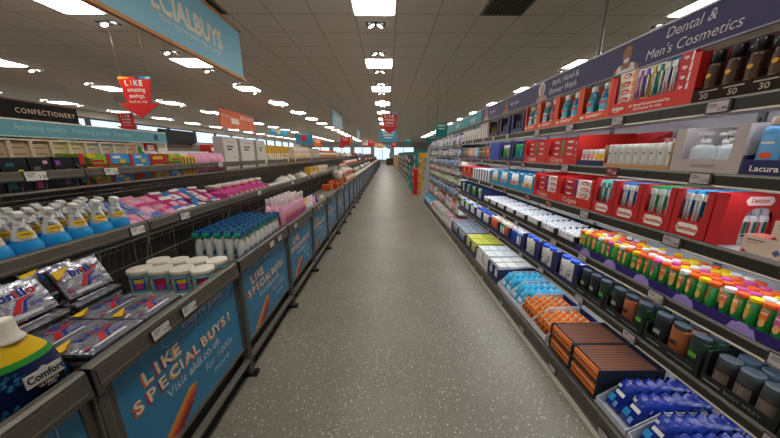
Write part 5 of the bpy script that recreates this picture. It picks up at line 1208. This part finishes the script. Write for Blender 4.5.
# upper tier beyond the white cartons
run(WC[:2], -1.86, US, 4.72, 5.2, .33, 'the upper tier near the white cartons', s=.8)
run([YB], -1.99, US, 4.52, 5.55, .092, 'the upper tier, yellow row', sz=1.45)
run([CB], -1.88, US, 5.60, 6.6, .095, 'the upper tier, cream row', sz=1.45)
run([BB], -1.95, US, 6.75, 7.9, .10, 'the upper tier, brown row', sz=1.35)
run([OT], -1.88, US, 8.0, 10.4, .125, 'the upper tier, bottle row', sz=1.45)
run(WC + WB[:2], -1.86, US, 10.6, 15, .34, 'the upper tier, bag row', sz=1.3)
run(WC + [RDP, DKP, WB[0]], -1.86, US, 15.1, 20.5, .36, 'the upper tier, last part', sz=1.4)
# middle tier
run(WC + [GC], -1.58, 1.098, 4.4, 5.5, .34, 'the middle tier, near bundles')
run([YB], -1.58, 1.098, 5.62, 6.2, .095, 'the middle tier, yellow row')
run([CB], -1.58, 1.098, 6.25, 7.2, .095, 'the middle tier, cream row')
run([GC], -1.56, 1.098, 7.3, 9.3, .34, 'the middle tier, grey part')
run([OT], -1.58, 1.098, 9.5, 10.8, .12, 'the middle tier, bottle row')
run(WB, -1.575, 1.098, 10.9, 15, .33, 'the middle tier, bag row', sz=1.15)
run(WC + [RDP, DKP], -1.56, 1.098, 15.1, 20.5, .36, 'the middle tier, last part')
# bin floor
run([OB, OB2], -1.10, .778, 6.2, 7.6, .26, 'the bin floor, orange part', rows=2, rstep=.21, sz=1.25)
run(WB, -1.05, .778, 7.7, 9.2, .33, 'the bin floor, bag part', rows=2, rstep=.23)
for i in range(8): place(WB[i % 3], (-1.21 - .14 * (i % 2), 6.9 + i * .31, .98 + .02 * (i % 3)), LL, 'white bag with orange patch heaped on top of bin, %s of the heap' % nth(i), 'bag')
run(WC, -1.03, .778, 9.3, 20.5, .36, 'the bin floor, white part')
run([GC, DKP, WC[0]], -1.275, .778, 9.3, 20.5, .37, 'the bin floor, inner side')
for i in range(12): place(WC[i % 2] if i % 3 else GC, (-1.30, 10.2 + i * .85, .93), LL, 'pale bundle heaped higher over far bins, %s of twelve going away' % nth(i), 'bundle')
# second run
for i in range(20):
    y = 22.1 + i * .9
    place([WC[0], RDP, WB[0], DKP, OB][i % 5], (-1.2, y, .78), LL, '%s in the bins past the gap, %s from the gap' % (nm([WC[0], RDP, WB[0], DKP, OB][i % 5]), nth(i)), 'goods')
    place([WB[1], DKP, RDP, WC[1]][i % 4], (-1.68 if i % 4 in (0, 3) else -1.58, y, 1.1), LL, '%s on middle tier past the gap, %s from the gap' % (nm([WB[1], DKP, RDP, WC[1]][i % 4]), nth(i)), 'goods')
    place([GC, WC[0], OB, RDP][i % 4], (-1.985 if i % 4 < 2 else -1.88, y, 1.411), LL, '%s on upper tier past the gap, %s from the gap' % (nm([GC, WC[0], OB, RDP][i % 4]), nth(i)), 'goods')
# ================================================================ next aisles behind the bins
def gondola(X, Y0, Y1, h, label, hdr=None):
    W = Y1 - Y0; b = MB().box(0, W, -.4, .4, 0, .15, DGREY); c = MB().box(0, W, -.02, .02, .15, h, mat('#8b857c', .6)); parts = [('base', b), ('centre_panel', c)]
    for z in (.55, .95, 1.3, 1.6):
        if z < h - .1: parts.append(('shelf', MB().box(0, W, -.36, -.02, z, z + .02, DGREY))); parts.append(('shelf', MB().box(0, W, .02, .36, z, z + .02, DGREY)))
    place(Proto('gondola', parts), (X, Y0, 0), LL, label, 'shelving')
gondola(-5.3, 3.5, 20, 1.86, 'long grey double-sided shelving in the second aisle beneath the pale blue header')
gondola(-9.3, 4.5, 20, 1.86, 'long grey double-sided shelving in the third aisle beyond the pale blue header')
hdp = MB().box(0, 2.78, 0, .03, 1.84, 2.045, mat('#5f9aa8', .5)); he = MB(); he.box(-.10, 0, -.005, .035, 1.84, 2.05, CREAM); he.box(0, 2.78, -.004, .034, 2.045, 2.06, CREAM); he.box(0, 2.78, -.004, .034, 1.825, 1.84, mat('#b9c9c9', .5))
ht = MB(); ht.text('Amazing quality.  Amazing prices.  Everyday.', .24, 1.92, .080, mat('#8fb9c0', .5), y=-.002, bold=.012, wide=.84)
hb_ = MB().front(2.45, 2.55, 1.89, 2.0, mat('#2a4a5c', .5), y=-.001)
place(Proto('shelf_header', [('panel', hdp, [('lettering', ht), ('printed_square', hb_)]), ('edge_trim', he)]), (-4.955, 3.55, 0), LL, 'pale blue shelf header with faint lettering and cream edge in the second aisle', 'sign')
bs = MB().box(0, 1.1, 0, .06, 1.86, 2.17, BLACK); bst = MB(); bst.box(.1, .14, .02, .04, 1.80, 1.86, DGREY); bst.box(.96, 1.0, .02, .04, 1.80, 1.86, DGREY)
place(Proto('back_of_screen', [('screen_housing', bs), ('bracket', bst)]), (-5.2, 6.5, 0), LL, 'black rectangular screen housing beyond the end of the pale blue header', 'screen')
# picture board over the third aisle
pb_ = MB().box(0, 2.2, 0, .03, 2.1, 2.5, mat('#2a211c', .5)); pa = MB()
for i, (c, x, w_, z, h) in enumerate((('#c98a6a', .2, .5, 2.18, .2), ('#7ab4cc', .8, .7, 2.15, .12), ('#a83a3a', 1.7, .3, 2.2, .15), ('#d8b89a', .45, .4, 2.3, .1))): pa.front(x, x + w_, z, z + h, mat(c, .5), y=-.001 - .0004 * i)
place(Proto('picture_board', [('board', pb_), ('printed_food', pa), ('hanging_wire', MB().tube([(.2, .015, 2.5), (.2, .015, CEIL)], .003, WIRE, 4).tube([(2.0, .015, 2.5), (2.0, .015, CEIL)], .003, WIRE, 4))]), (-9.3, 10.4, 0), LL, 'dark board with food pictures high over the third aisle', 'sign')
pal = [('#c9302c', 'red'), ('#e8a02a', 'amber'), ('#e4ded4', 'white'), ('#5a3a2a', 'brown'), ('#2f7ac4', 'blue'), ('#3f8f3a', 'green'), ('#d96a9a', 'pink')]
GP2 = [Proto('grocery_pack', MB().box(0, .26, 0, .28, 0, .24, mat(c, .5)).front(.04, .2, .06, .16, CREAM)) for c, _ in pal]
for i in range(40):
    q = rg.randrange(7)
    if 6.2 < 3.7 + i * .30 < 7.7: continue
    L(GP2[q], -5.0, 3.7 + i * .30, 1.62, '%s grocery pack on the second aisle shelving, highest shelf, %s going away' % (pal[q][1], nth(i)), 'packet')
for i in range(34):
    q = rg.randrange(7); L(GP2[q], -9.0, 5.0 + i * .42, 1.62, '%s grocery pack on the third aisle shelving, highest shelf, %s going away' % (pal[q][1], nth(i)), 'packet')
